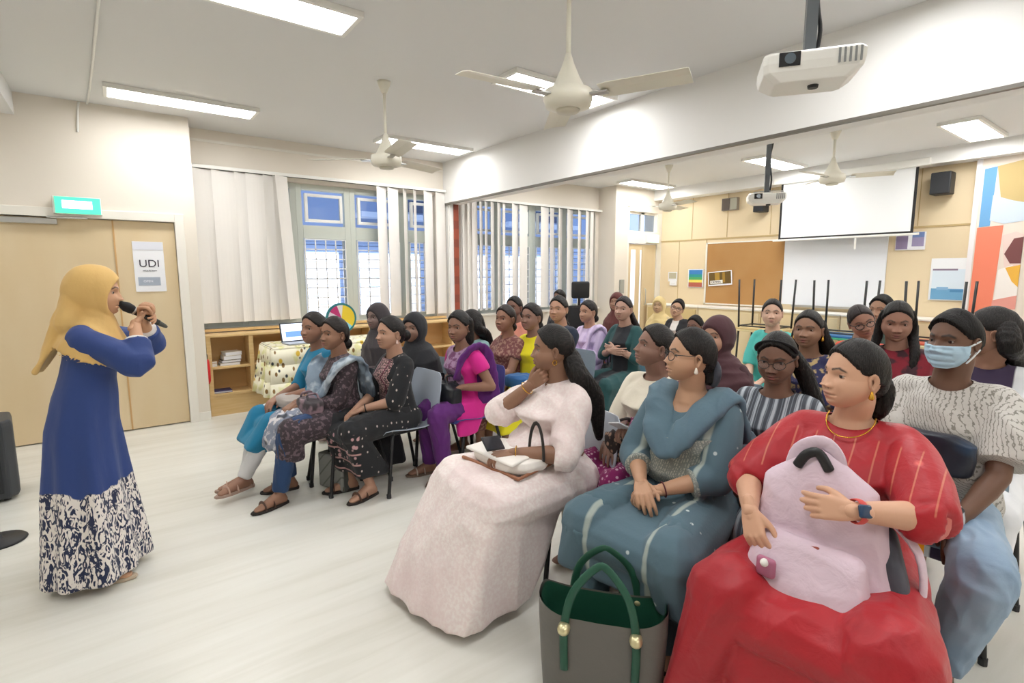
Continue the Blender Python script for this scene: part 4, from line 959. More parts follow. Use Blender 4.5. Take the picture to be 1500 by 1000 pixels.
    def short_hair(s, col='100d0c', thick=.014):
        P, Q, f = cap_arrays(s.det, thick, dict(top=.064, side=.078, cx=-.012, hair=True), back=.002, rough=.002, zlow=-.055)
        return mk('hair', (P*s.hs)@s.Rh.T+s.Hc, Q, mat('short_hair_'+col, col, .6, spec=.28, bump=((150, 150, 60), .9, .005)), s.root)
    def hijab(s, m, drape=.34, wide=1., tail=None, fold=.004, seed=2, face=None):
        P, Q, f = cap_arrays(s.det, .018, face or dict(top=.058, side=.058, cx=.026, zc=-.025, lo=.098), back=.022)
        V0 = (P*s.hs)@s.Rh.T+s.Hc
        mb = MB(); mb.v = [tuple(v) for v in V0]; mb.f = [tuple(q) for q in Q.tolist()]
        n = 24; tt = np.linspace(0, 2*math.pi, n, endpoint=False)
        # close the poles
        nn = {3: 150, 2: 90, 1: 60}[s.det]
        mb.f.append(tuple(range(nn))[::-1]); mb.f.append(tuple(range(len(V0)-nn, len(V0))))
        def ring(c, rx, ry, tilt, R_): return [R_@(np.array([rx*math.cos(t), ry*math.sin(t), tilt*math.cos(t)]))+c for t in tt]
        Rs = np.stack([s.fw, s.side_s, s.up], 1); Rs = Rs if True else Rs
        rings = [ring(s.hp((-.035, 0, .01)), .070, .072, .0, s.Rh), ring(s.hp((-.022, 0, -.075)), .082, .074, -.035, s.Rh), ring(s.hp((-.012, 0, -.125)), .088, .082, -.02, s.Rh),
                 ring(s.N+s.up*-.02+s.fw*.012, .115, .135*wide, -.02, Rs), ring(s.N-s.up*.10+s.fw*.02, .150, .205*wide*(1+(s.g-1)*.5), -.02, Rs), ring(s.N-s.up*(.10+drape*.5)+s.fw*.022, .178*s.g, .225*wide*(1+(s.g-1)*.5), -.02, Rs), ring(s.N-s.up*drape+s.fw*.03, .182*s.g, .215*wide*(1+(s.g-1)*.5), -.05, Rs)]
        mb.loft(rings)
        if tail: tail(s, mb)
        V, Qh = evalmesh(mb, {3: .0055, 2: .007, 1: .010}[s.det], 4)
        far = np.clip((s.Hc[2]-.02-V[:, 2])/.12, 0, 1); fm = np.clip(.25+far, 0, 1)
        V = folds(V, Qh, fold, (14, 26, 22), seed, fm)
        return mk('headscarf', V, Qh, m, s.root)
    def garment(s, name, m, sleeve=.55, inf=.016, neck=.075, neckd=.02, hem=None, voxel=None, fold=.004, seed=5, skirt=None, waist_only=False, gx=1., vneck=0., extra=None, sl_r=1., belly=0., bust=1., wrap=None, flare=0., smooth=None, drapef=.0055, kf=(15, 19, 6)):
        """top with sleeves; sleeve = 0..1 upper arm, 1..2 forearm. skirt = dict for the seated skirt"""
        g = s.g; S_ = s.size; ag = 1+(g-1)*.8
        mb = MB(); mb.loft(torso_rings(s.P, s.N, s.side_p, s.side_s, g*.95*S_*gx, g*.95*S_, inf*.5, bust, belly))
        for k in (0, 1):
            sh, el, wr = s.sho[k], s.elb[k], s.wri[k]
            pts = [s.N-s.up*.060*S_, lerp(s.N-s.up*.060*S_, sh, .6)+s.up*.006, sh-s.up*.004]; rr = [.036*ag+inf, .042*ag+inf*.9, .047*ag+inf*.8]
            if sleeve <= 1: pts += [lerp(sh, el, sleeve*.6), lerp(sh, el, sleeve)]; rr += [(.050*ag+inf)*sl_r, (.046*ag+inf+flare)*sl_r]
            else: pts += [lerp(sh, el, .6), el, lerp(el, wr, (sleeve-1)*.5), lerp(el, wr, sleeve-1)]; rr += [(.046*ag+inf)*sl_r, (.043*ag+inf)*sl_r, (.042*ag+inf*.8)*sl_r, (.034*ag+inf*.9+flare)*sl_r]
            mb.tube(pts, rr, 16, round_=False)
        if skirt is not None: skirt(s, mb)
        if extra: extra(s, mb)
        V, Q = evalmesh(mb, voxel or {3: .0068, 2: .008, 1: .0105}[s.det], smooth or {3: 11, 2: 7, 1: 4}[s.det])
        # open the neckline
        cN = s.N+s.up*.028+s.fw*(.018+vneck*.15)
        d = V-cN; q = np.stack([d@s.fw/(neck+.012+vneck*.35), d@s.side_s/(neck+.008), d@s.up/(.045+neckd+vneck)], 1); r = np.linalg.norm(q, axis=1)
        inside = r < 1; qi = inside[Q]; keepf = ~(qi.all(1))
        V = np.where((inside)[:, None], cN+d/np.maximum(r, .2)[:, None]*1.0, V)
        Q = Q[keepf]
        z0 = s.P[2]-.06 if not skirt or s.P[2] < .7 else s.P[2]+.05
        low = np.clip((z0-V[:, 2])/.15, 0, 1) if skirt else 0*r
        V = folds(V, Q, fold, kf, seed, np.clip(r-1, 0, 1)*(1-.75*low))
        if skirt is not None: V = folds(V, Q, drapef, (17, 17, 1.2), seed+1, low*(.4+.6*np.clip((z0-V[:, 2])/.4, 0, 1)), warp=.7)
        return mk(name, V, Q, m, s.root)
    def drape(s, name, pts, m, width=.10, thick=.018, fold=.003, seed=1, n=16, up=None, k=(30, 30, 30), voxel=None):
        """a scarf laid along pts: each (x,y,z[,w])"""
        mb = MB(); ws = [p[3] if len(p) > 3 else width for p in pts]
        mb.tube([p[:3] for p in pts], ws, n, flat=[thick/w_ for w_ in ws], up=up if up is not None else (0, 0, 1))
        V, Q = evalmesh(mb, voxel or {3: .006, 2: .008, 1: .01}[s.det], 3); V = folds(V, Q, fold, k, seed)
        return mk(name, V, Q, m, s.root)
    def legs(s, m, name='trousers', to=.95, r=1.25, flare=0):
        mb = MB(); g = s.g
        for k in (0, 1):
            e = lerp(s.kne[k], s.ank[k], to)
            mb.tube([s.hip[k]-np.array([.03, 0, 0]), lerp(s.hip[k], s.kne[k], .5), s.kne[k], lerp(s.kne[k], e, .4), e], [.092*g, .085*g, .066*g*r, .058*r*g, (.046+flare)*r], 14, round_=False)
            mb.sph(s.kne[k], .064*g*r)
        mb.hull([(s.P+np.array([0, .06, -.02]), .10*g), (s.P+np.array([0, -.06, -.02]), .10*g)])
        V, Q = evalmesh(mb, .010 if s.det < 3 else .007, 3); V = folds(V, Q, .003, (40, 40, 30), 4)
        return mk(name, V, Q, m, s.root)
    def shoes(s, m, name='shoe', sole='2b2420'):
        for k in (0, 1):
            a0 = s.ank[k]; fd = nrm([1, (.25 if k == 0 else -.25), 0]); sd = np.cross([0, 0, 1], fd); mb = MB()
            out = [(-.055, .02), (-.06, 0), (-.055, -.02), (.0, -.032), (.10, -.043), (.16, -.035), (.20, -.01), (.20, .01), (.16, .035), (.10, .043), (.0, .032)]
            mb.loft([[a0+fd*x*sc+sd*y*sc+np.array([0, 0, z]) for x, y in out] for z, sc in ((-.078, .97), (-.070, 1.0), (-.060, .98))])
            so = mb.obj(name, mat('sole_'+sole, sole, .7), s.root, smooth=False)
            m2 = MB()
            for q0, q1 in ((.06, .07), (.12, .05)):
                pts = [a0+fd*q0+sd*(.042*math.cos(t))+np.array([0, 0, -.06+.042*math.sin(t)]) for t in np.linspace(0, math.pi, 9)]
                m2.tube(pts, .012, 8, flat=.3, up=fd)
            m2.obj('strap', m, so, smooth=True)
def skirt_seated(hem=.25, flare=.10, kneeR=.085, back=.02, droop=0., hemx=.03, spread=.04, width=1.0, side=0., dip=.045):
    """thigh cover plus a fall of cloth from the knees to the hem height"""
    def f(s, mb):
        g = s.g; P = s.P; kL, kR = s.kne
        for k, (h, kn, sy) in enumerate(((s.hip[0], kL, 1), (s.hip[1], kR, -1))):
            mb.hull([(P+np.array([-back, sy*.10*g, -.03]), .10*g), (lerp(h, kn, .55)+np.array([0, 0, .005]), .088*g), (kn+np.array([0, sy*.01, -.01]), kneeR*g)])
        gap = np.array([0, 0, -dip])
        mb.hull([(P+np.array([-back, .06, -.03]), .10*g), (P+np.array([-back, -.06, -.03]), .10*g), (lerp(s.hip[0], kL, .55)+gap*.6, .08*g), (lerp(s.hip[1], kR, .55)+gap*.6, .08*g), (kL+gap, kneeR*g*.85), (kR+gap, kneeR*g*.85)])
        if hem is not None:
            aL, aR = s.ank; fl = (kL[2]-hem)/max(kL[2]-.08, .1); w_ = flare; ends = []
            for kn, an, sy in ((kL, aL, 1), (kR, aR, -1)):
                b = lerp(kn, an, fl); y_ = b[1]+sy*spread*width+side; e_ = (.028, .028, .02)
                ends.append((b[0], y_)); e1 = ((b[0]+hemx+w_*.5, y_, hem+.02), e_); e2 = ((b[0]-.06-w_*.6, y_, hem+.02+droop), e_); e3 = ((b[0]+hemx+w_*.45, y_-sy*.07, hem+.02), e_)
                mb.hull([(kn, kneeR*g), (lerp(kn, an, .4), kneeR*g*.72), e1, e2, e3])
            m_ = (ends[0][1]+ends[1][1])/2; bx = (ends[0][0]+ends[1][0])/2
            mb.hull([(kL+gap+np.array([-.03, 0, 0]), kneeR*g*.8), (kR+gap+np.array([-.03, 0, 0]), kneeR*g*.8)]+[((bx+hemx+w_*.35, m_+q, hem+.02), (.03, .03, .02)) for q in (-.09, .09)]+[((x_-.04-w_*.5, y_, hem+.03+droop), (.03, .03, .02)) for x_, y_ in ends])
    return f
SHOWPOS = False
# ---------------------------------------------------------------- the people
SPK = np.array([-.19, 3.14])
def person(label, head, zh, body=180, look=None, pitch=0, **k):
    w_ = onz(head[0], head[1], zh) if 'X' not in k else onx(head[0], head[1], k['X'])
    if SHOWPOS: print('POS', label[:50], np.round(w_, 2))
    if look is None: look = math.degrees(math.atan2(SPK[1]-w_[1], SPK[0]-w_[0])) % 360
    return Person(label, head=head, zh=zh, face=body, yaw=look-body, pitch=pitch, **k)
def fab(name, col, layers=(), rough=.85, bump=((70, 70, 70), .25, .004), **k): return mat(name, col, rough, layers=layers, bump=bump, sheen=k.pop('sheen', .1), **k)
def seat(p, colr, label, grp='plastic chairs of the audience', dx=0., dz=0): q = p.W((dx, 0, 0)); return chair(q[0], q[1], p.a, colr, label, grp)
M_gold = mat('gold_jewellery', 'd9a640', .25, metal=.9)
M_skinsh = None
def earring(p, kind='hoop', m=None, r=.012):
    for sy in (1, -1):
        c = p.hp((-.008, sy*.083, -.048-r)); mb = MB()
        if kind == 'hoop': mb.tube([c+np.array([r*math.cos(a), 0, r*math.sin(a)]) for a in np.linspace(math.pi/2, math.pi/2+2*math.pi, 15)], .0022, 6)
        else: mb.hull([(c+np.array([0, 0, .012]), .004), (c+np.array([0, 0, -.006]), .009)])
        mb.obj('earring', m or M_gold, p.root, smooth=True)
def glasses(p, m=None, r=.023):
    m = m or M_black; root = None
    mb = MB(); bx = p.bx+.022
    for sy in (1, -1):
        mb.tube([p.hp((bx-.012*abs(math.cos(a))*(1 if math.cos(a)*1 > 0 else 0), sy*(.034+r*1.1*math.cos(a)), -.004+r*.85*math.sin(a))) for a in np.linspace(0, 2*math.pi, 21)], .0016*(1.6 if p.det < 3 else 1), 6)
        mb.tube([p.hp((bx-.014, sy*.060, .004)), p.hp((.03, sy*.0795, .006)), p.hp((-.005, sy*.082, .004)), p.hp((-.022, sy*.081, -.012))], .0018*(1.5 if p.det < 3 else 1), 6)
    mb.tube([p.hp((bx, .011, .0)), p.hp((bx+.003, 0, .004)), p.hp((bx, -.011, .0))], .0016, 6)
    g = mb.obj('glasses', m, p.root, smooth=True)
    for sy in (1, -1):
        l = MB(); n = 16; pts = [p.hp((bx-.001, sy*(.034+r*1.05*math.cos(a)), -.004+r*.8*math.sin(a))) for a in np.linspace(0, 2*math.pi, n, endpoint=False)]; b = [q-p.Rh@np.array([.001, 0, 0]) for q in pts]
        l.loft([pts, b]); l.obj('lens', mat('spectacle_lens', 'f4f6f8', .03, alpha=.03), g)
def bangle(p, k, m, t=.93, r=.033, w_=.004, name='bracelet'):
    c = lerp(p.elb[k], p.wri[k], t); d = nrm(p.wri[k]-p.elb[k]); u = nrm(np.cross(d, [0, 0, 1])); v = np.cross(d, u)
    MB().tube([c+r*(u*math.cos(a)+v*math.sin(a)) for a in np.linspace(0, 2*math.pi, 19)], w_, 8, up=d).obj(name, m, p.root, smooth=True)
def cuff(p, k, m, t, r, l=.03, name='cuff'):
    a, b = (p.sho[k], p.elb[k]) if t <= 1 else (p.elb[k], p.wri[k]); tt = t if t <= 1 else t-1; d = nrm(b-a); c = lerp(a, b, tt)
    MB().tube([c-d*l, c+d*l*.3, c+d*l*.4], [r, r*1.04, r*.9], 18, round_=False).obj(name, m, p.root, smooth=True)
def bag(name, label, cat, c, r, m, ang=0, handle=None, top=.9, grp=None, rnd_=.03, tilt=0, belly=1.05):
    t = thing(name, label, cat, tuple(c), ang, grp); mb = MB()
    V = []
    rings = []
    for z, k in ((-1, .92), (-.85, 1), (-.2, belly), (.6, 1.0), (1, top)):
        n = 28; rings.append([(k*r[0]*np.sign(math.cos(a))*abs(math.cos(a))**.7, k*r[1]*np.sign(math.sin(a))*abs(math.sin(a))**.7*(1 if z < .9 else .6), z*r[2]) for a in np.linspace(0, 2*math.pi, n, endpoint=False)])
    mb.loft(rings); V, Q = evalmesh(mb, max(.006, max(r)/30), 3); V = folds(V, Q, min(r)*.07, (22, 22, 14), 7)
    if tilt: V = V@Ry(tilt).T
    mk('bag_body', V, Q, m, t)
    if handle:
        for sy in (1, -1):
            hb = MB().tube([(-r[0]*.5, sy*r[1]*.6, r[2]*.8), (-r[0]*.42, sy*r[1]*.4, r[2]+handle), (r[0]*.42, sy*r[1]*.4, r[2]+handle), (r[0]*.5, sy*r[1]*.6, r[2]*.8)], .008, 8)
            if tilt: hb.v = [tuple(Ry(tilt)@np.array(q)) for q in hb.v]
            hb.obj('handle', mat('bag_handle_'+m.name, '1e1e20', .5) if False else m, t, smooth=True)
    return t
def phone(label, c, rm, col='16171a'):
    t = thing('phone', label, 'phone', tuple(c)); t.rotation_euler = rm
    box('case', (-.075, -.037, -.004), (.075, .037, .004), mat('phone_'+col, col, .3), t, bevel=.004); box('screen', (-.070, -.033, .004), (.070, .033, .0048), mat('phone_screen', '202833', .08), t); return t

# ---- the speaker --------------------------------------------------------------------------
M_hj = fab('honey_headscarf_cloth', 'e3bd78', [dict(k='noise', s=6, c='dcb36b', t=.5, soft=.3)], rough=.75)
M_navy = fab('navy_dress_cloth', '27407e', [
    dict(k='noise', s=(9, 9, 4), c='1a2547', t=-1, soft=.01, z=(None, .50), wob=.07),
    dict(k='noise', s=(44, 44, 20), rot=(.5, .35, 0), dist=2.0, detail=1, c='e9e2dc', t=.49, soft=.03, z=(None, .50), wob=.07)], rough=.7, bump=((8, 8, 3), .35, .02))
sp = Person('woman in a honey yellow headscarf and long navy dress, standing and speaking into a microphone', head=(142, 427), zh=1.475, Yp=3.33, face=-8, yaw=2, pitch=4, skin='c9936d', det=3, standing=True, size=.93, girth=.96, fat=.15,
            hands=[(.275, .035, 1.32), (.255, -.06, 1.30)], poles=[(.2, .9, -.9), (.25, -.6, -1)], curl=(1.0, .95), palm=((( .12, -.55, .75), (.75, -.3, -.2)), ((.35, .6, .5), (.6, .25, -.3))), lean=(.025, 0), turn=0)
def sp_skirt(s, mb):
    n = 48; rows = []
    for z, rx, ry, cx, am in ((1.17, .095, .125, .047, 0), (1.06, .110, .140, .034, .0), (.94, .130, .165, .012, .004), (.80, .145, .185, -.01, .010), (.60, .160, .205, -.012, .016), (.40, .175, .225, -.012, .024), (.20, .195, .25, -.012, .03), (.07, .205, .265, -.012, .034), (.045, .205, .265, -.012, .034)):
        rows.append([(cx+(rx+am*math.sin(5*a+1)*.5+am*.6*math.sin(9*a))*math.cos(a), (ry+am*math.sin(5*a+1)*.5+am*.6*math.sin(9*a))*math.sin(a), z) for a in np.linspace(0, 2*math.pi, n, endpoint=False)])
    mb.loft(rows)
sp.garment('dress', M_navy, sleeve=1.55, neck=.05, neckd=0, skirt=sp_skirt, sl_r=1.12, flare=.006, inf=.018, fold=.004, seed=8)
def sp_tail(s, mb):
    mb.hull([(s.hp((-.07, 0, -.02)), .055), (s.N-s.fw*.07+np.array([0, .05, -.02]), .06), (s.N-s.fw*.08+np.array([0, -.06, -.02]), .06)])
    mb.tube([s.hp((-.075, 0, .0)), s.N-s.fw*.10+s.up*.02, s.N-s.fw*.14-s.up*.12, s.N-s.fw*.165-s.up*.20, s.N-s.fw*.19-s.up*.26], [.07, .08, .072, .068, .06], 14, flat=[.8, .6, .4, .3, .25], up=(1, 0, 0))
sp.hijab(M_hj, drape=.17, wide=.90, tail=sp_tail, fold=.0045, seed=11)
for k in (0, 1): cuff(sp, k, fab('lace_white', 'e8e4e2', bump=((200, 200, 200), .8, .004)), 1.57, .047, .022, 'lace_cuff')
sp.shoes(mat('beige_shoe', 'cbb69c', .6), sole='bfae98')
# microphone in her right hand
m0 = sp.W(sp.hp((.100, -.005, -.060))); mdir = nrm(sp.W((.235, -.03, 1.36))-m0); mdir = nrm(np.array([.80, .15, -.56]))
t = thing('microphone', 'black handheld microphone held at the mouth of the standing woman', 'microphone', tuple(m0))
A = lambda q: tuple(mdir*q)
MB().tube([A(.0), A(.02), A(.045), A(.055)], [.018, .026, .024, .020], 18).obj('grille_head', mat('mic_grille', '2a2b2d', .5, bump=(900, .8)), t, smooth=True)
MB().tube([A(.056), A(.066)], [.0215, .0215], 18, round_=False).obj('ring', M_silver, t, smooth=True)
MB().tube([A(.066), A(.09), A(.155), A(.185)], [.019, .018, .015, .0155], 18, round_=False).obj('handle', mat('mic_body', '202123', .35), t, smooth=True)
MB().tube([A(.185), A(.215), A(.223)], [.0135, .011, .008], 14).obj('antenna_cap', mat('mic_cap', '4a4b44', .4), t, smooth=True)

# ---- row nearest the camera ---------------------------------------------------------------
# woman in pale pink, hand at her chin
M_pink = fab('blush_lace_cloth', 'ecdcd9', [dict(k='noise', s=70, c='f3e9e5', t=.52, soft=.12), dict(k='noise', s=4, c='e6d0cf', t=.62, soft=.2)], bump=((60, 60, 60), .4, .004))
pk = person('woman in a long blush pink dress resting her chin on her raised hand', (808, 510), 1.17, body=172, look=143, pitch=2, skin='8f6249', det=3, size=1.0, girth=1.22, fat=.7,
            hands=[(.335, .10, .70), (.145, -.045, .985)], poles=[(-.4, .7, -.6), (.9, -.25, -.55)], curl=(.8, 1.0), palm=(((.9, -.35, -.1), (0, -.2, -1)), ((-.35, .6, .55), (-.8, -.2, .3))), lean=(-.03, 0), knees=[(.50, .20), (.50, -.20)], feet=[(.62, .12), (.62, -.2)])
def pk_skirt(s, mb):
    skirt_seated(None, kneeR=.095)(s, mb); kL, kR = s.kne
    hem = [(.70, .34, .05), (.82, .10, .05), (.88, -.18, .06), (.72, -.36, .06), (.40, -.30, .08), (.34, .26, .06)]
    mb.hull([(kL, .095*s.g), (kR, .095*s.g), (lerp(s.hip[0], kL, .2), .10), (lerp(s.hip[1], kR, .2), .10)]+[(h, (.02, .02, .015)) for h in hem])
pk.garment('dress', M_pink, sleeve=1.18, inf=.02, neck=.07, neckd=.01, skirt=pk_skirt, fold=.006, seed=3, sl_r=1.10, belly=.14, bust=1.5)
pk.hair('ponyL', col='14110f', extra=lambda s, mb: mb.tube([s.hp((-.10, .03, -.06)), s.hp((-.125, .07, -.13)), s.N-s.fw*.13+s.side_s*.14-s.up*.10, s.N-s.fw*.15+s.side_s*.15-s.up*.30], [.05, .055, .055, .02], 12, flat=.8))
earring(pk); bangle(pk, 1, M_gold, .88, .036, .0025, 'bangle'); bangle(pk, 0, M_gold, .92, .036, .0025, 'bangle')
seat(pk, 'b9c2cc', 'plastic chair under the woman in the long pink dress')
q = pk.W((.30, .02, .665)); wb_ = bag('handbag', 'white handbag lying flat on the lap of the woman in pink', 'handbag', q, (.13, .20, .035), mat('white_leather', 'f1ece6', .45), pk.a+.2)
MB().tube([(-.02+.0*a, .165+.05*math.cos(a), .02+.17*math.sin(a)) for a in np.linspace(0, math.pi, 13)], .010, 8, flat=.4, up=(1, 0, 0)).obj('handle', mat('dark_handle', '2a2422', .4), wb_, smooth=True)
MB().hull([((.03, -.16, .03), .008), ((.03, .16, .03), .008), ((.135, .17, .022), .008), ((.135, -.17, .022), .008)]).obj('flap', mat('white_leather', 'f1ece6', .45), wb_, smooth=True); MB().tube([(-.1, .18, -.02), (.12, .2, -.035), (.14, -.2, -.035)], .009, 8).obj('brown_strap', mat('tan_strap', 'a06a4c', .5), wb_, smooth=True)
q = pk.W((.42, .07, .755)); phone('dark phone in the near hand of the woman in pink', q, (-.9, -.2, pk.a+.5))
q = pk.W((.12, -.13, .89))

# woman in teal with glasses
M_teal = fab('slate_teal_cloth', '57727f', [dict(k='noise', s=5, c='4b6471', t=.55, soft=.15)])
M_tealdot = fab('slate_teal_dotted_cloth', '566f7c', [dict(k='dots', s=(13, 13, 13), c='c8d2d3', t=.10, soft=.02), dict(k='wave', dir='Y', s=(1, 1.1, 1), c='a9b4ae', t=.985, soft=.01, x=(.1, None))])
M_yoke = fab('silver_embroidery', 'b9b9ae', [dict(k='wave', dir='Y', s=(1, 30, 1), c='7d8584', t=.75, soft=.1, dist=1.5), dict(k='cells', s=60, c='8b918c', t=.12, soft=.05)])
te = person('woman with glasses in a slate teal tunic and scarf, hands clasped', (1010, 520), 1.19, body=186, look=142, pitch=-4, skin='bd8a68', det=3, size=1.0, girth=1.14, fat=.35, bindi=False,
            hands=[(.325, .035, .66), (.34, -.045, .675)], poles=[(-.3, .75, -.6), (-.3, -.75, -.6)], curl=(.7, .55), palm=(((.55, -.8, -.25), (-.3, 0, -1)), ((.75, .65, -.3), (-.2, .2, -1))), knees=[(.50, .20), (.49, -.20)], feet=[(.47, .18), (.50, -.18)], bust=1.3, belly=.08)
te.garment('tunic', M_tealdot, sleeve=1.42, inf=.018, neck=.072, neckd=.02, vneck=.085, skirt=skirt_seated(.30, .12, .10, spread=.08), fold=.005, seed=21, sl_r=1.12, bust=1.3, belly=.08)
te.legs(M_teal, 'trousers', .95, 1.3)
for k in (0, 1): cuff(te, k, M_yoke, 1.42, .056, .03)
def te_yoke(s):
    mb = MB(); R = torso_rings(s.P, s.N, s.side_p, s.side_s, s.g*.95, s.g*.95, .016, 1.3, .08); n = 28; rows = []
    for i in (3, 4, 5, 6): rows.append(R[i])
    out = []
    for r_ in rows:
        c = np.mean(r_, 0); fr = [r_[j] for j in range(2, 13)]; out.append([c+(q-c)*1.04 for q in fr]+[c+(q-c)*.98 for q in reversed(fr)])
    mb.loft(out); return mb.obj('embroidered_yoke', M_yoke, s.root, smooth=True)
te_yoke(te)
N_, U, Fw, Sd = te.N, te.up, te.fw, te.side_s
te.drape('scarf', [tuple(N_-Fw*.10+Sd*.17-U*.20)+(.075,), tuple(N_-Fw*.06+Sd*.15-U*.02)+(.075,), tuple(N_+Fw*.05+Sd*.12-U*.045)+(.065,), tuple(N_+Fw*.165+Sd*.06-U*.14)+(.065,), tuple(N_+Fw*.20+Sd*.0-U*.195)+(.075,), tuple(N_+Fw*.165-Sd*.065-U*.13)+(.065,), tuple(N_+Fw*.06-Sd*.12-U*.04)+(.065,), tuple(N_-Fw*.06-Sd*.14-U*.02)+(.07,), tuple(N_-Fw*.11-Sd*.15-U*.24)+(.075,)], fab('slate_scarf_cloth', '5f7a88', [dict(k='noise', s=4, c='52697a', t=.5, soft=.2)]), thick=.028, fold=.006, seed=4, up=tuple(U))
te.hair('lowbun', col='16120f'); glasses(te); earring(te, 'drop', mat('pearl', 'efe6d8', .2), .008)
mb = MB(); mb.tube([te.hp((-.115, .045*math.cos(a), -.075+.045*math.sin(a))) for a in np.linspace(0, 2*math.pi, 15)], .016, 8); o_ = mb.obj('scrunchie', fab('dark_grey_scrunchie', '3a3d47'), te.root, smooth=True)
bangle(te, 0, mat('maroon_thread', '5a1f25', .6), .93, .031, .003); te.shoes(mat('dark_sandal', '3b2d28', .5))
seat(te, '8fa0ad', 'plastic chair under the woman in the slate teal tunic')
# grey and green tote at her feet
tb = onz(868, 985, .0); tz = .36
t = thing('tote_bag', 'large grey tote with green lining and straps beside the feet of the woman in teal', 'tote bag', (1.33, 1.22, 0), math.radians(128))
t.scale = (1.12, 1.12, 1.05)
M_tg = mat('grey_leather', '6b6863', .5, bump=((60, 60, 60), .2, .004)); M_tgr = mat('green_lining', '1f5340', .5)
mb = MB(); rows = []
n = 32; shp = lambda k, dz: [(k*.20*np.sign(math.cos(a))*abs(math.cos(a))**.45, k*.085*np.sign(math.sin(a))*abs(math.sin(a))**.6, dz-(.045*(1-abs(math.cos(a))**2) if dz > .3 else 0)) for a in np.linspace(0, 2*math.pi, n, endpoint=False)]
for k, z in ((.93, .0), (.96, .02), (1.0, .15), (1.03, .30), (1.03, .37)): rows.append(shp(k, z))
for i in range(len(rows)-1): mb.add(rows[i]+rows[i+1], [(j, (j+1) % n, n+(j+1) % n, n+j) for j in range(n)])
mb.add(rows[0], [tuple(range(n))[::-1]]); mb.obj('bag_body', M_tg, t, smooth=True)
mb = MB(); rows = [shp(.99, .365), shp(.985, .30), shp(.95, .06)]
for i in range(2): mb.add(rows[i]+rows[i+1], [(j, (j+1) % n, n+(j+1) % n, n+j) for j in range(n)])
mb.add(rows[2], [tuple(range(n))]); mb.obj('lining', M_tgr, t, smooth=True)
for sy in (1, -1):
    MB().tube([(-.11, sy*.092, .14), (-.11, sy*.096, .30), (-.085, sy*.085, .42), (-.02, sy*.06, .50), (.02, sy*.06, .50), (.085, sy*.085, .42), (.11, sy*.096, .30), (.11, sy*.092, .14)], .013, 8, flat=.35, up=(0, 1, 0)).obj('strap', M_tgr, t, smooth=True)
    for sx in (-.11, .11): MB().tube([(sx, sy*.098, .30), (sx, sy*.110, .30)], .020, 12, up=(0, 0, 1)).obj('buckle', mat('pale_gold', 'd8cfa4', .3, metal=.7), t, smooth=True)

# woman in red hugging a backpack
M_red = fab('red_silk_cloth', 'b51a27', [dict(k='noise', s=3, c='a31624', t=.55, soft=.2), dict(k='dots', s=(7, 7, 5), c='d8564f', t=.08, soft=.03), dict(k='wave', dir='Y', s=(1, 5, 1), dist=2, c='d88a6a', t=.985, soft=.01, z=(.86, .99), x=(.03, None), a=.6)], rough=.5, bump=((12, 12, 12), .4, .02))
rd = person('woman in a red tunic with gold earrings, hugging a pink backpack on her lap', (1250, 548), 1.20, body=188, look=146, skin='cf9877', det=3, size=1.0, girth=1.20, fat=.3,
            hands=[(.425, .10, .86), (.41, -.19, .76)], poles=[(-.1, .9, -.55), (-.1, -.8, -.6)], curl=(.45, .5), palm=(((.10, -.95, -.12), (-.9, -.1, -.3)), ((.45, .40, -.80), (-.75, .25, -.45))), knees=[(.50, .22), (.50, -.20)], feet=[(.50, .2), (.52, -.2)], bust=1.3, belly=.05)
rd.garment('tunic', M_red, sleeve=1.05, inf=.02, neck=.082, neckd=.02, skirt=skirt_seated(.10, .22, .11, spread=.14), fold=.006, seed=31, sl_r=1.22, flare=.004, bust=1.3, belly=.05)
for k in (0, 1): cuff(rd, k, mat('sheer_pink_cuff', 'd3746c', .6), 1.10, .066, .04)
rd.hair('pony', col='171310'); earring(rd, 'drop', M_gold, .010)
c = rd.N+rd.up*.0; MB().tube([c+rd.side_s*.072*math.cos(a)+rd.fw*(.02+.085*math.sin(a))-rd.up*(.0+.045*math.sin(a)) for a in np.linspace(-.2, math.pi+.2, 19)], .0025, 6).obj('necklace', M_gold, rd.root, smooth=True)
seat(rd, 'f0b323', 'yellow plastic chair under the woman in red', dx=-.03)
# smart watch on the near wrist
c = lerp(rd.elb[0], rd.wri[0], .93); d = nrm(rd.wri[0]-rd.elb[0]); u_ = nrm(np.cross(d, [0, 0, 1.])); v_ = np.cross(d, u_); v_ = v_ if v_[2] > 0 else -v_
wt = MB().tube([c+.034*(u_*math.cos(a)+v_*math.sin(a)) for a in np.linspace(0, 2*math.pi, 21)], .003, 8, flat=4, up=d).obj('watch_strap', mat('coral_strap', 'd24a44', .5), rd.root, smooth=True)
wd_ = nrm(v_*.45+rd.fw*.2+u_*(1 if (u_@np.array([.2, 1, 0])) > 0 else -1)*.8); MB().hull([(c+wd_*.036+d*sx*.013+nrm(np.cross(d, wd_))*sy*.012, .007) for sx in (-1, 1) for sy in (-1, 1)]).obj('watch_case', mat('watch_face_blue', '26405f', .1), wt, smooth=True)
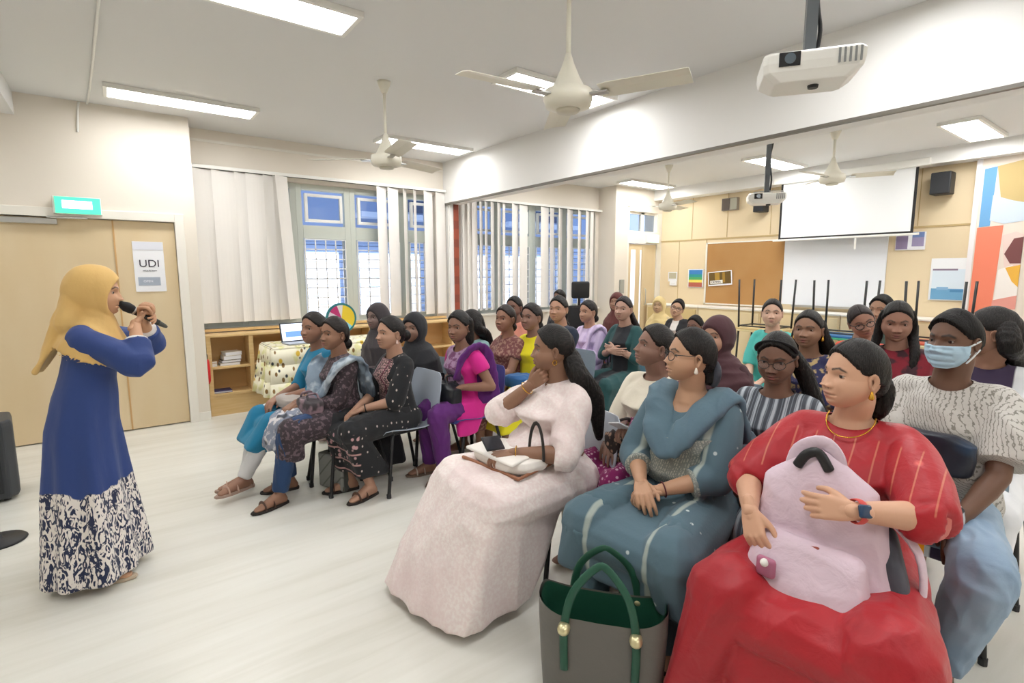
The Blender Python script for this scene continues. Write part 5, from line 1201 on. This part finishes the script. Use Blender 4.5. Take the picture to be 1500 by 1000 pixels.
# pink backpack
M_bp = fab('lilac_pink_canvas', 'dcc6d3', rough=.7, bump=((14, 14, 14), .5, .02)); M_bpg = fab('charcoal_canvas', '4a4c56', rough=.7)
q = rd.W((.285, .02, .70)); t = thing('backpack', 'pale lilac backpack with charcoal sides on the lap of the woman in red', 'backpack', tuple(q), rd.a); t.scale = (1.05, 1.12, 1.12)
mb = MB(); mb.hull([((.06, -.17, -.13), .05), ((.06, .14, -.15), .05), ((-.04, -.15, -.10), .05), ((-.04, .13, -.10), .05), ((.0, -.14, .12), .05), ((.0, .06, .13), .05), ((-.02, -.04, .20), .045)])
mb.hull([((.17, -.15, -.15), .045), ((.17, .10, -.16), .045), ((.11, -.13, -.02), .04), ((.11, .08, -.03), .04), ((.05, 0, -.06), .05)])
V, Q = evalmesh(mb, .006, 4); V = folds(V, Q, .004, (16, 16, 16), 9); mk('bag_body', V, Q, M_bp, t)
mb = MB(); mb.hull([((-.06, .15, -.13), .045), ((.05, .18, -.15), .045), ((-.05, .11, .02), .045), ((.03, .15, -.02), .03)]); V, Q = evalmesh(mb, .006, 4); mk('side_pocket', V, Q, M_bpg, t)
mb = MB(); mb.hull([((-.06, -.15, -.17), .045), ((.05, .15, -.19), .045), ((-.05, .15, -.15), .045), ((.08, -.15, -.185), .03)]); V, Q = evalmesh(mb, .006, 4); mk('base_panel', V, Q, M_bpg, t)
MB().tube([(-.01, -.12, .16), (-.01, -.10, .235), (-.01, -.04, .27), (-.01, .0, .235), (-.01, .01, .18)], .020, 10, flat=.35, up=(1, 0, 0)).obj('top_handle', M_bp, t, smooth=True)
MB().tube([(.035, -.09, .20), (.030, -.07, .235), (.024, -.04, .245), (.03, -.01, .205)], .014, 8, flat=.5, up=(1, 0, 0)).obj('black_webbing', M_black, t, smooth=True)
MB().hull([((.128, -.045, .005), .008), ((.128, .0, .005), .008), ((.140, .0, -.022), .008), ((.140, -.045, -.022), .008)]).obj('logo_patch', mat('rust_patch', '9c4a3c', .6), t, smooth=True)
MB().tube([(-.03, .12, .1), (-.02, .20, .02), (-.01, .22, -.10), (-.01, .20, -.20)], .022, 8, flat=.35).obj('shoulder_strap', M_bp, t, smooth=True)
MB().tube([(.0, .20, -.20), (.03, .20, -.32), (.03, .19, -.42)], .010, 8, flat=.4).obj('black_strap', M_black, t, smooth=True)
q = rd.W((.50, -.10, .635)); t = thing('charm', 'small pink and white charm held by the woman in red', 'charm', tuple(q)); MB().hull([((0, -.018, -.02), .012), ((0, .018, -.02), .012), ((0, .018, .02), .012), ((0, -.018, .02), .012)]).obj('pink_case', mat('mauve_plastic', 'b06a86', .4), t, smooth=True); MB().sph((-.012, 0, .018), .013, 12, 8).obj('white_face', M_whitep, t, smooth=True)

# man with the surgical mask
M_sh = fab('grey_printed_shirt', 'c9c5bf', [dict(k='wave', dir='DIAGONAL', s=(40, 40, 30), dist=4, ds=2, c='8b877f', t=.88, soft=.06)])
mk_ = person('man in a light grey printed shirt wearing a pale blue surgical mask', (1397, 497), 1.27, body=186, look=158, pitch=3, skin='6f4a36', det=3, size=1.08, girth=1.15, fat=.2, man=1.,
             hands=[(.36, .10, .60), (.36, -.10, .62)], poles=[(-.3, .9, -.5), (-.3, -.7, -.8)], curl=(.35, .4), palm=(((.9, .1, -.5), (0, .2, -1)), None), knees=[(.5, .20), (.5, -.18)], bust=.2, belly=.08)
mk_.garment('shirt', M_sh, sleeve=.85, inf=.024, neck=.075, neckd=.0, vneck=.035, fold=.006, seed=12, sl_r=1.3, bust=.2, belly=.08, voxel=.0075)
mk_.legs(fab('light_jeans', '9fb4c8', [dict(k='noise', s=6, c='86a0ba', t=.5, soft=.2)]), r=1.3); mk_.short_hair(); mk_.shoes(mat('grey_sandal', '4a4a55', .6))
def mask(s):
    d, Q = headgrid(110, 84); P = headshape(d, .2, 1.); y, z = P[:, 1], P[:, 2]
    sel = (z < -.012+.0*y) & (z > -.108) & (P[:, 0] > .020); out = P+d*np.array([.006, .007, .004]); nz = np.exp(-(y/.03)**2)
    out[:, 0] = np.where(out[:, 0] > .03, np.maximum(out[:, 0], .083+.016*nz-7.*np.abs(y)**2.05-1.2*(np.maximum(0, -z-.06))**1.4), out[:, 0])+.003*np.sin(z*260)*(np.abs(y) < .05)
    V = (out*s.hs)@s.Rh.T+s.Hc; q = Q[sel[Q].all(1)]; o = mk('face_mask', V, q, mat('mask_blue', 'b5d3e6', .8, bump=((8, 8, 220), .3, .003)), s.root); sm = o.modifiers.new('s', 'SOLIDIFY'); sm.thickness = .002
    for sy in (1, -1):
        for z0, z1 in ((-.022, .0), (-.085, -.035)): MB().tube([s.hp((.030, sy*.076, z0)), s.hp((.005, sy*.083, (z0+z1)/2)), s.hp((-.022, sy*.086, z1))], .0035, 6).obj('ear_loop', mat('mask_loop', 'dfe3e6', .8), o, smooth=True)
mask(mk_)
seat(mk_, '8fa0ad', 'plastic chair under the man with the surgical mask')
q = mk_.W((.21, -.02, .82)); bag('shoulder_bag', 'dark blue bag clutched at the chest of the masked man', 'bag', q, (.045, .145, .08), fab('navy_nylon', '121a2c', [dict(k='noise', s=5, c='1d4468', t=.62, soft=.1)], rough=.4), mk_.a, None)
q = mk_.W((.40, .02, .63)); bag('handbag', 'black and white patterned bag on the lap of the masked man', 'bag', q, (.09, .10, .06), fab('black_white_print', 'd8dadd', [dict(k='noise', s=14, c='23262b', t=.56, soft=.03)]), mk_.a)

# ---- second row ---------------------------------------------------------------------------
M_str = fab('grey_striped_cloth', '4d525b', [dict(k='wave', dir='Y', s=(1, 7.5, 1), c='b9c0c8', t=.72, soft=.1, dist=.6), dict(k='wave', dir='Y', s=(1, 17, 1), c='7f8791', t=.9, soft=.1)])
st = person('woman with glasses in a grey and white striped top, looking down', (1138, 524), 1.15, body=190, look=192, pitch=12, skin='7c533f', det=3, size=1., girth=1.1, fat=.4, hands=[(.33, .05, .64), (.33, -.05, .65)])
st.garment('striped_top', M_str, sleeve=1.1, inf=.018, neck=.085, neckd=.02, skirt=skirt_seated(.3), fold=.005, seed=41, sl_r=1.15); glasses(st)
st.hair('pony', col='131113', thick=.012, extra=lambda s, mb: mb.tube([s.hp((-.06, .05, .0)), s.hp((-.07, .10, -.09)), s.N-s.fw*.06+s.side_s*.15-s.up*.05, s.N-s.fw*.10+s.side_s*.20-s.up*.16], [.05, .055, .05, .025], 12, flat=.7)); bangle(st, 0, M_gold, .9)
mb = MB(); mb.tube([st.hp((.048*math.sin(a)*1.0+.012, .086*math.cos(a), .040+.062*math.sin(a))) for a in np.linspace(-.15, math.pi+.15, 17)], .010, 8, flat=.4, up=(1, 0, 0)); mb.obj('hairband', fab('black_band', '25262a'), st.root, smooth=True)
seat(st, '8fa0ad', 'plastic chair under the woman in the striped top')
M_cream = fab('cream_blouse_cloth', 'e8e0cd'); M_mag = fab('magenta_dotted_sari', '8f1f63', [dict(k='dots', s=(42, 42, 42), rnd=.2, c='dcb4c8', t=.30, soft=.05)])
cr = person('woman with eyes lowered in a cream blouse and magenta dotted sari, holding a white phone', (958, 507), 1.15, body=180, look=150, pitch=-10, skin='8d6350', det=3, size=1., girth=1.15, fat=.5, hands=[(.36, .16, .78), (.33, -.06, .66)], poles=[(-.2, .7, -.8), (-.3, -.6, -.8)], curl=(.7, .4), palm=(((.9, -.15, .2), (.1, .2, -1)), None))
cr.garment('blouse', M_cream, sleeve=.9, inf=.02, neck=.08, neckd=.02, fold=.004, seed=51, skirt=None, bust=1.3)
N_, U, Fw, Sd = cr.N, cr.up, cr.fw, cr.side_s
cr.drape('sari_drape', [tuple(N_-Fw*.14+Sd*.10-U*.2)+(.07,), tuple(N_-Fw*.03+Sd*.145-U*.035)+(.07,), tuple(N_+Fw*.10+Sd*.10-U*.13)+(.085,), tuple(N_+Fw*.155-Sd*.02-U*.26)+(.11,), tuple(N_+Fw*.15-Sd*.12-U*.42)+(.10,), tuple(cr.P+Fw*.18-Sd*.16+U*.02)+(.08,)], M_mag, thick=.022, fold=.006, seed=5, up=tuple(U))
def cr_sk(s, mb): skirt_seated(.06, .1)(s, mb)
mb = MB(); cr_sk(cr, mb); V, Q = evalmesh(mb, .008, 4); V = folds(V, Q, .006, (26, 26, 8), 6); mk('sari_skirt', V, Q, fab('magenta_beige_sari', '8f1f63', [dict(k='dots', s=(42, 42, 42), rnd=.2, c='dcb4c8', t=.30, soft=.05), dict(k='noise', s=3, c='b5ad9c', t=-1, soft=.01, z=(None, .40), wob=.03)]), cr.root)
cr.hair('lowbun', col='191513', thick=.012); seat(cr, 'b9c2cc', 'plastic chair under the woman in the magenta sari')
q = cr.W((.46, .15, .80)); phone('white phone in the hand of the woman in the magenta sari', q, (0.3, -.5, cr.a-.2), 'e9eaee')
q = cr.W((.30, .06, .66)); bag('handbag', 'dark floral print handbag on the lap of the woman in the magenta sari', 'handbag', q, (.10, .13, .08), fab('dark_floral', '2a1f1c', [dict(k='dots', s=34, c='b08c74', t=.34, soft=.08), dict(k='dots', s=23, c='e3d6c4', t=.16, soft=.05)]), cr.a, .04)

M_mar = fab('maroon_headscarf_cloth', '4a2a30')
ma = person('woman in a dark maroon headscarf seated behind the woman with glasses', (1050, 492), 1.15, body=185, look=178, skin='b98468', det=2, size=.96, girth=1.05, fat=.4)
ma.garment('dress', fab('maroon_dress_cloth', '3f2329'), sleeve=1.8, skirt=skirt_seated(.1)); ma.hijab(M_mar, .36, 1.1, seed=5); seat(ma, '8fa0ad', 'plastic chair under the woman in the maroon headscarf')

# ---- left group ---------------------------------------------------------------------------
LG = 'plastic chairs of the audience'
M_bk = fab('black_embroidered_cloth', '191b1f', [dict(k='dots', s=(26, 26, 18), rnd=.6, c='c9b9b4', t=.15, soft=.04), dict(k='dots', s=(26, 26, 22), c='c59a9d', t=.34, soft=.05, z=(.28, .50), x=(.42, None), wob=.02), dict(k='wave', dir='Z', s=(1, 1, 4), c='b98f8c', t=.94, soft=.02, z=(None, .42), x=(.4, None))])
bkk = person('woman in a black tunic with pink embroidery on the grey chair, hands in her lap', (571, 487), 1.125, body=184, look=186, skin='b08166', det=3, size=.94, girth=.98, fat=.3, hands=[(.31, .04, .615), (.33, -.03, .60)], curl=(.5, .6), feet=[(.36, .10), (.42, -.10)])
bkk.garment('tunic', M_bk, sleeve=1.25, inf=.016, neck=.068, neckd=.02, vneck=.02, skirt=skirt_seated(.16, .10, .085, hemx=.0), seed=61, sl_r=1.15)
R = torso_rings(bkk.P, bkk.N, bkk.side_p, bkk.side_s, bkk.g*.95*.94, bkk.g*.95*.94, .012); out = []
for i in (3, 5, 6, 7, 8, 9):
    c = np.mean(R[i], 0); fr = [R[i][j] for j in range(4, 11)]; out.append([c+(q_-c)*1.05 for q_ in fr]+[c+(q_-c)*.97 for q_ in reversed(fr)])
MB().loft(out).obj('embroidered_panel', fab('pink_black_embroidery', 'b48f8e', [dict(k='cells', s=55, c='2b2022', t=.10, soft=.06), dict(k='wave', dir='Y', s=(1, 3, 1), c='5a1c35', t=.97, soft=.01)]), bkk.root, smooth=True)
bkk.legs(fab('black_trousers_cloth', '1a1b1e'), to=.8, r=1.2); bkk.hair('bun', col='14110f', thick=.010); earring(bkk, 'drop', mat('pink_earring', 'e7c9c0', .3), .014); bkk.shoes(mat('brown_sandal', '5a4034', .6)); bangle(bkk, 0, M_black, .9, .028)
seat(bkk, 'aeb8c6', 'grey plastic chair under the woman in the black tunic', LG)
M_gs = fab('blue_grey_dyed_scarf', '8495a6', [dict(k='noise', s=9, c='b9c5cf', t=.56, soft=.05, detail=3), dict(k='noise', s=6, c='4d5a68', t=.6, soft=.06)])
gy = person('woman in a blue grey dyed scarf and dark lace sleeves, holding a mauve bag', (489, 488), 1.12, body=184, look=196, skin='8f6148', det=3, size=.94, girth=1., fat=.2, hands=[(.29, .0, .64), (.34, -.06, .64)], curl=(.5, .6), feet=[(.60, .10), (.45, -.12)])
gy.garment('tunic', fab('dark_lace_cloth', '3a3036', [dict(k='noise', s=45, c='6a5960', t=.56, soft=.04)]), sleeve=1.45, neck=.06, skirt=skirt_seated(.30, .05, hemx=-.03), seed=71)
N_, U, Fw, Sd = gy.N, gy.up, gy.fw, gy.side_s
gy.drape('scarf', [tuple(N_-Fw*.13+Sd*.13-U*.30)+(.10,), tuple(N_-Fw*.07+Sd*.13-U*.04)+(.10,), tuple(N_+Fw*.08+Sd*.10-U*.08)+(.09,), tuple(N_+Fw*.145+Sd*.0-U*.24)+(.11,), tuple(N_+Fw*.10-Sd*.11-U*.09)+(.09,), tuple(N_-Fw*.07-Sd*.13-U*.04)+(.09,), tuple(N_-Fw*.13-Sd*.13-U*.24)+(.09,)], M_gs, thick=.024, fold=.006, up=tuple(U))
gy.drape('scarf_end', [tuple(np.array([.22, -.03, .59]))+(.11,), (.40, -.04, .585, .12), (.50, -.03, .52, .12), (.53, -.01, .38, .11)], fab('printed_scarf_end', '8c93a4', [dict(k='noise', s=22, c='d9d6d8', t=.55, soft=.04), dict(k='noise', s=9, c='3a3f4b', t=.6, soft=.04)]), thick=.03, fold=.006, up=(0, 0, 1))
gy.legs(fab('navy_leggings', '24416a'), to=.95, r=1.1); gy.hair('lowbun', col='1b1512'); gy.shoes(mat('brown_sandal', '5a4034', .6)); seat(gy, '2b2c30', 'black plastic chair under the woman in the blue grey scarf', LG)
q = gy.W((.27, .04, .64)); bag('handbag', 'grey and mauve handbag on the lap of the woman in the blue grey scarf', 'handbag', q, (.07, .12, .05), fab('mauve_leather', '8f7680', [dict(k='noise', s=12, c='3f383d', t=.5, soft=.05)], rough=.5), gy.a, .03)
bl = person('woman in a bright blue tunic at the window end of the front row', (459, 480), 1.14, body=186, look=205, skin='96664d', det=2, size=.93, girth=1., fat=.2, hands=[(.32, .0, .64), (.33, -.04, .65)], feet=[(.72, .05, .05), (.66, -.10)])
bl.garment('tunic', fab('cerulean_cloth', '1f7da3'), sleeve=1.2, neck=.07, skirt=skirt_seated(.34, .08, hemx=.04), seed=81); bl.legs(fab('white_leggings', 'd9d8d8'), to=.97, r=1.0); bl.hair('lowbun', col='1c1613'); bl.shoes(mat('pink_beige_shoe', 'c5a493', .6), sole='a98f80'); seat(bl, 'b9c2cc', 'plastic chair under the woman in bright blue', LG)
q = bl.W((.26, .05, .63)); bag('handbag', 'pale grey cloth bundle on the lap of the woman in bright blue', 'bag', q, (.10, .14, .04), fab('pale_grey_cloth', 'b5aca6'), bl.a)
bh = person('woman in a grey brown headscarf seated behind the woman in the black tunic', (552, 464), 1.14, body=185, look=200, skin='7b6158', det=2, size=.95)
bh.garment('dress', fab('dusky_cloth', '4b4043'), sleeve=1.7, skirt=skirt_seated(.1)); bh.hijab(fab('grey_brown_scarf', '3e383b'), .3, seed=7); seat(bh, '8fa0ad', 'plastic chair under the woman in the grey brown headscarf', LG)
hj = person('woman in a long black headscarf and black robe in the second row on the left', (606, 480), 1.10, body=188, look=212, skin='8b6450', det=2, size=.96, girth=1.03, fat=.3)
hj.garment('robe', fab('black_robe_cloth', '202126'), sleeve=1.9, skirt=skirt_seated(.06, .12)); hj.hijab(fab('black_scarf_cloth', '1f2025'), .36, 1.15, seed=9); seat(hj, '8fa0ad', 'plastic chair under the woman in the black headscarf', LG)
def pu_skirt(s, mb):
    mb.hull([(s.P+np.array([-.02, .10, -.03]), .10), (s.P+np.array([-.02, -.10, -.03]), .10), (lerp(s.hip[0], s.kne[0], .28), .10), (lerp(s.hip[1], s.kne[1], .28), .10)])
    mb.hull([(s.P+np.array([-.02, .14, .0]), .06), (lerp(s.hip[0], s.kne[0], .35)+np.array([0, .03, .03]), .055), (lerp(s.hip[0], s.kne[0], .1)+np.array([0, .10, -.17]), .025), (lerp(s.hip[0], s.kne[0], .55)+np.array([0, .09, -.16]), .025)])
M_pur = fab('purple_cloth', '5d2170')
pu = person('woman in a bright pink tunic and purple stole, black bag on her lap', (672, 478), 1.14, knees=[(.36, .10), (.335, -.08)], body=186, look=204, pitch=4, skin='8e6049', det=3, size=.94, girth=1., fat=.2, hands=[(.15, .14, .70), (.15, -.13, .70)], palm=(((.6, -.8, -.1), (0, 0, -1)), ((.6, .8, -.1), (0, 0, -1))), poles=[(-.5, .5, -.7), (-.3, -.5, -.8)], feet=[(.34, .08), (.34, -.10)])
pu.garment('tunic', fab('magenta_pink_cloth', 'd8258f', [dict(k='noise', s=18, c='a583a3', t=-1, soft=.06, y=(-.15, .10), z=(.66, None), x=(-.02, None)), dict(k='noise', s=20, c='6d3a62', t=.56, soft=.05, y=(-.15, .10), z=(.66, None), x=(-.02, None))]), sleeve=.5, neck=.068, vneck=.02, skirt=pu_skirt, seed=91)
N_, U, Fw, Sd = pu.N, pu.up, pu.fw, pu.side_s
pu.drape('stole', [tuple(pu.P-Fw*.05+Sd*.20+U*.03)+(.10,), tuple(N_-Fw*.08+Sd*.17-U*.28)+(.10,), tuple(N_-Fw*.06+Sd*.13-U*.04)+(.085,), tuple(N_+Fw*.07+Sd*.10-U*.07)+(.065,), tuple(N_+Fw*.13+Sd*.08-U*.22)+(.06,)], M_pur, thick=.024, fold=.005, up=tuple(U))
pu.legs(M_pur, 'leggings', .97, 1.25); pu.hair('bob', col='171517', thick=.014); pu.shoes(mat('silver_sandal', 'cdbfb4', .3), sole='6a5648'); seat(pu, '4a5699', 'indigo plastic chair under the woman in the purple stole', LG)
q = pu.W((.20, -.0, .645)); bag('handbag', 'black leather handbag on the lap of the woman in the purple stole', 'handbag', q, (.08, .15, .08), mat('black_leather', '1d2025', .4), pu.a, .05)
# grey bag on the floor under the black tunic
p = onz(470, 722, 0); t = thing('laptop_case', 'grey quilted laptop bag standing on the floor beside the grey chair', 'bag', (p[0]+.12, p[1]+.03, 0), math.radians(20))
box('bag_body', (-.05, -.13, .005), (.05, .13, .26), mat('grey_quilted', '8f918c', .7, layers=[dict(k='wave', dir='DIAGONAL', s=(6, 6, 6), c='6d6f6b', t=.95, soft=.02)]), t, bevel=.014); box('dark_gusset', (-.035, -.136, .01), (.035, -.128, .25), mat('gusset', '4d4f4c', .7), t, bevel=.004)
MB().tube([(0, -.06, .25), (0, -.05, .33), (0, .05, .33), (0, .06, .25)], .007, 8).obj('handle', M_black, t, smooth=True)

# ---- middle of the audience ---------------------------------------------------------------
def simple(label, head, zh, top, body=183, look=None, hair='lowbun', hcol='171311', skin='8a5f48', chairc='8fa0ad', clabel=None, sleeve=1.0, hij=None, neck=.07, det=2, skirt=True, **k):
    p = person(label, head, zh, body=body, look=look, skin=skin, det=det, size=k.pop('size', .95), **k)
    p.garment('top', top, sleeve=sleeve, neck=neck, skirt=skirt_seated(.25) if skirt else None, seed=int(head[0]))
    if hij: p.hijab(hij, .32, seed=int(head[0]))
    elif hair == 'short': p.short_hair()
    else: p.hair(hair, col=hcol)
    if chairc: seat(p, chairc, clabel)
    return p
lb = simple('woman with long black hair on a pale blue chair behind the purple stole', (690, 472), 1.09, fab('pale_teal_cloth', '8fb4b5'), look=150, hair='long', chairc='a9d0dc', clabel='pale blue plastic chair with a curved back, behind the indigo chair')
br = simple('woman in a brown and maroon lace top with bare forearms, seated in the third row', (740, 466), 1.15, fab('maroon_lace_cloth', '7a4a48', [dict(k='noise', s=40, c='a98474', t=.55, soft=.05)]), skin='9b6b50', look=195, hcol='2a211d', sleeve=.5, clabel='plastic chair under the woman in the brown and maroon top', hands=[(.34, .05, .70), (.35, -.04, .70)])
sa = simple('woman in a salmon top seated behind the woman in brown and maroon', (753, 450), 1.18, fab('salmon_cloth', 'd98f7c'), look=200, skin='7a503e', clabel='plastic chair under the woman in the salmon top')
ye = simple('woman in a yellow sari seated behind the woman in pink', (778, 464), 1.17, fab('yellow_sari_cloth', 'ece01f'), look=190, skin='8d6350', sleeve=.5, clabel='plastic chair under the woman in the yellow sari')
na = simple('woman in a navy top with a red inset in the back rows', (818, 452), 1.22, fab('navy_top_cloth', '1f2a3e', [dict(k='noise', s=4, c='a0304a', t=-1, soft=.01, y=(-.4, -.06))]), look=200, skin='b98468', hair='pony', clabel='plastic chair under the woman in navy')
nb = simple('dark-haired person seated behind the woman in navy', (819, 436), 1.25, fab('charcoal_top', '34373f'), X=5.2, look=185, skin='6b4a3a', clabel='navy plastic chair behind the woman in navy', chairc='2f3c58')
M_lil = fab('lilac_cloth', 'd3c2e2', [dict(k='wave', dir='Y', s=(1, 4, 1), c='c3b0d6', t=.7, soft=.2, dist=1)])
li = simple('woman in a loose lilac tunic and stole, hands folded, in the middle of the audience', (861, 456), 1.14, M_lil, look=178, skin='b58468', sleeve=1.8, chairc='f09a2e', clabel='orange plastic chair under the woman in lilac', hands=[(.24, .03, .74), (.25, -.03, .75)], pitch=2, fat=.1, hair='lowbun')
N_, U, Fw, Sd = li.N, li.up, li.fw, li.side_s
li.drape('stole', [tuple(N_-Fw*.10+Sd*.17-U*.40)+(.09,), tuple(N_-Fw*.04+Sd*.14-U*.03)+(.08,), tuple(N_+Fw*.08+Sd*.07-U*.07)+(.05,), tuple(N_+Fw*.14+Sd*.04-U*.30)+(.08,), tuple(li.P+Fw*.16+Sd*.06+U*.06)+(.08,)], M_lil, thick=.024, fold=.005, up=tuple(U))
dt = simple('woman in a dark teal cardigan with crossed arms on a light blue chair', (913, 452), 1.2, fab('dark_teal_cloth', '1f4a4c', [dict(k='noise', s=4, c='23252b', t=-1, soft=.01, y=(-.06, .10))]), look=196, skin='b08470', hair='ponyL', sleeve=1.3, chairc='8fc0d4', clabel='light blue plastic chair under the woman in dark teal', hands=[(.20, .02, .82), (.215, -.02, .80)], palm=(((.05, -1, 0), (-1, 0, 0)), ((.05, 1, 0), (-1, 0, 0))), poles=[(-.2, .8, -.8), (-.2, -.8, -.8)], hcol='1d1316')
mb_ = simple('person in a maroon headscarf behind the woman in dark teal', (903, 442), 1.22, fab('dark_red_cloth', '5c2a2c'), X=5.4, hij=fab('brown_maroon_scarf', '5a2a28'), skin='a0745c', clabel='plastic chair under the person behind the woman in dark teal')
yh = simple('woman in a pale yellow headscarf far back in the second room', (965, 447), 1.25, fab('sand_robe', 'd8c39a'), X=6.3, look=200, hij=fab('pale_yellow_scarf', 'e0c88f'), skin='b99068', sleeve=1.8, clabel='plastic chair under the woman in the pale yellow headscarf')
bo = simple('child with short dark hair and glasses tilting the head, beside the pale yellow headscarf', (992, 451), 1.22, fab('black_white_shirt', '26272b', [dict(k='noise', s=4, c='e4e0da', t=-1, soft=.01, y=(-.05, .05))]), X=5.9, look=205, hair='short', skin='c39474', roll=-18, size=.88, clabel='plastic chair under the child in black'); glasses(bo)
og = simple('person in an orange top mostly hidden behind the woman with glasses', (1018, 478), 1.15, fab('orange_cloth', 'd9603a'), X=5.0, hair='short', skin='7a503e', clabel='plastic chair under the person in the orange top', size=.9)
tu = simple('woman in a turquoise top far back beside the maroon headscarf', (1131, 458), 1.2, fab('turquoise_cloth', '4fb7ae'), look=205, skin='c99c82', hair='lowbun', clabel='plastic chair under the woman in turquoise')
go = simple('woman in a navy blouse with gold lace and small earrings, behind the striped top', (1184, 482), 1.19, fab('navy_gold_cloth', '2a2b52', [dict(k='noise', s=22, c='b49a6c', t=.54, soft=.04)]), look=188, skin='8d6046', hair='long', neck=.10, girth=1.05, clabel='plastic chair under the woman in navy and gold', fat=.3); earring(go, 'drop', M_gold, .01)
rt = simple('woman in an orange red top with glasses, head tilted and looking down', (1262, 470), 1.17, fab('coral_red_cloth', 'd9543f'), X=4.3, look=215, pitch=14, roll=22, skin='9a6650', hair='lowbun', hcol='2a2224', clabel='plastic chair under the woman in orange red'); glasses(rt)
mr = simple('woman with loose long black hair in a dark red top, looking down', (1314, 470), 1.18, fab('dark_red_top_cloth', '7d1526', [dict(k='noise', s=14, c='3a1a22', t=.56, soft=.05)]), X=3.75, look=200, pitch=14, skin='96654f', hair='loose', clabel='plastic chair under the woman in dark red', sleeve=.6)
cp = simple('person with a dark hairband showing behind the woman with loose hair', (1291, 454), 1.25, fab('dark_green_cloth', '3a4a44'), X=4.9, look=170, skin='a8795c', hair='short', clabel='plastic chair under the person with the dark hairband')
rp = simple('woman with a long black ponytail turned away behind the masked man', (1452, 486), 1.22, fab('white_sleeve_cloth', 'eceef2', [dict(k='noise', s=4, c='3a2c48', t=-1, soft=.01, y=(-.06, .10))]), X=3.35, look=102, skin='9a6a50', hair='long', sleeve=1.7, clabel='plastic chair behind the masked man', turn=0)

q = br.W((.26, .05, .68)); bag('handbag', 'brown clutch bag on the lap of the woman in brown and maroon', 'handbag', q, (.07, .14, .05), mat('brown_leather', '6a5444', .5), br.a)
q = ye.W((.28, .10, .66)); bag('folded_cloth', 'blue cloth bundle on the lap of the woman in the yellow sari', 'cloth', q, (.10, .12, .05), fab('mid_blue_cloth', '2c5f94'), ye.a)
q = li.W((.02, .27, .50)); bag('shoulder_bag', 'black bag hanging beside the orange chair', 'bag', q, (.10, .05, .12), mat('black_leather', '1d2025', .4), li.a, .1)
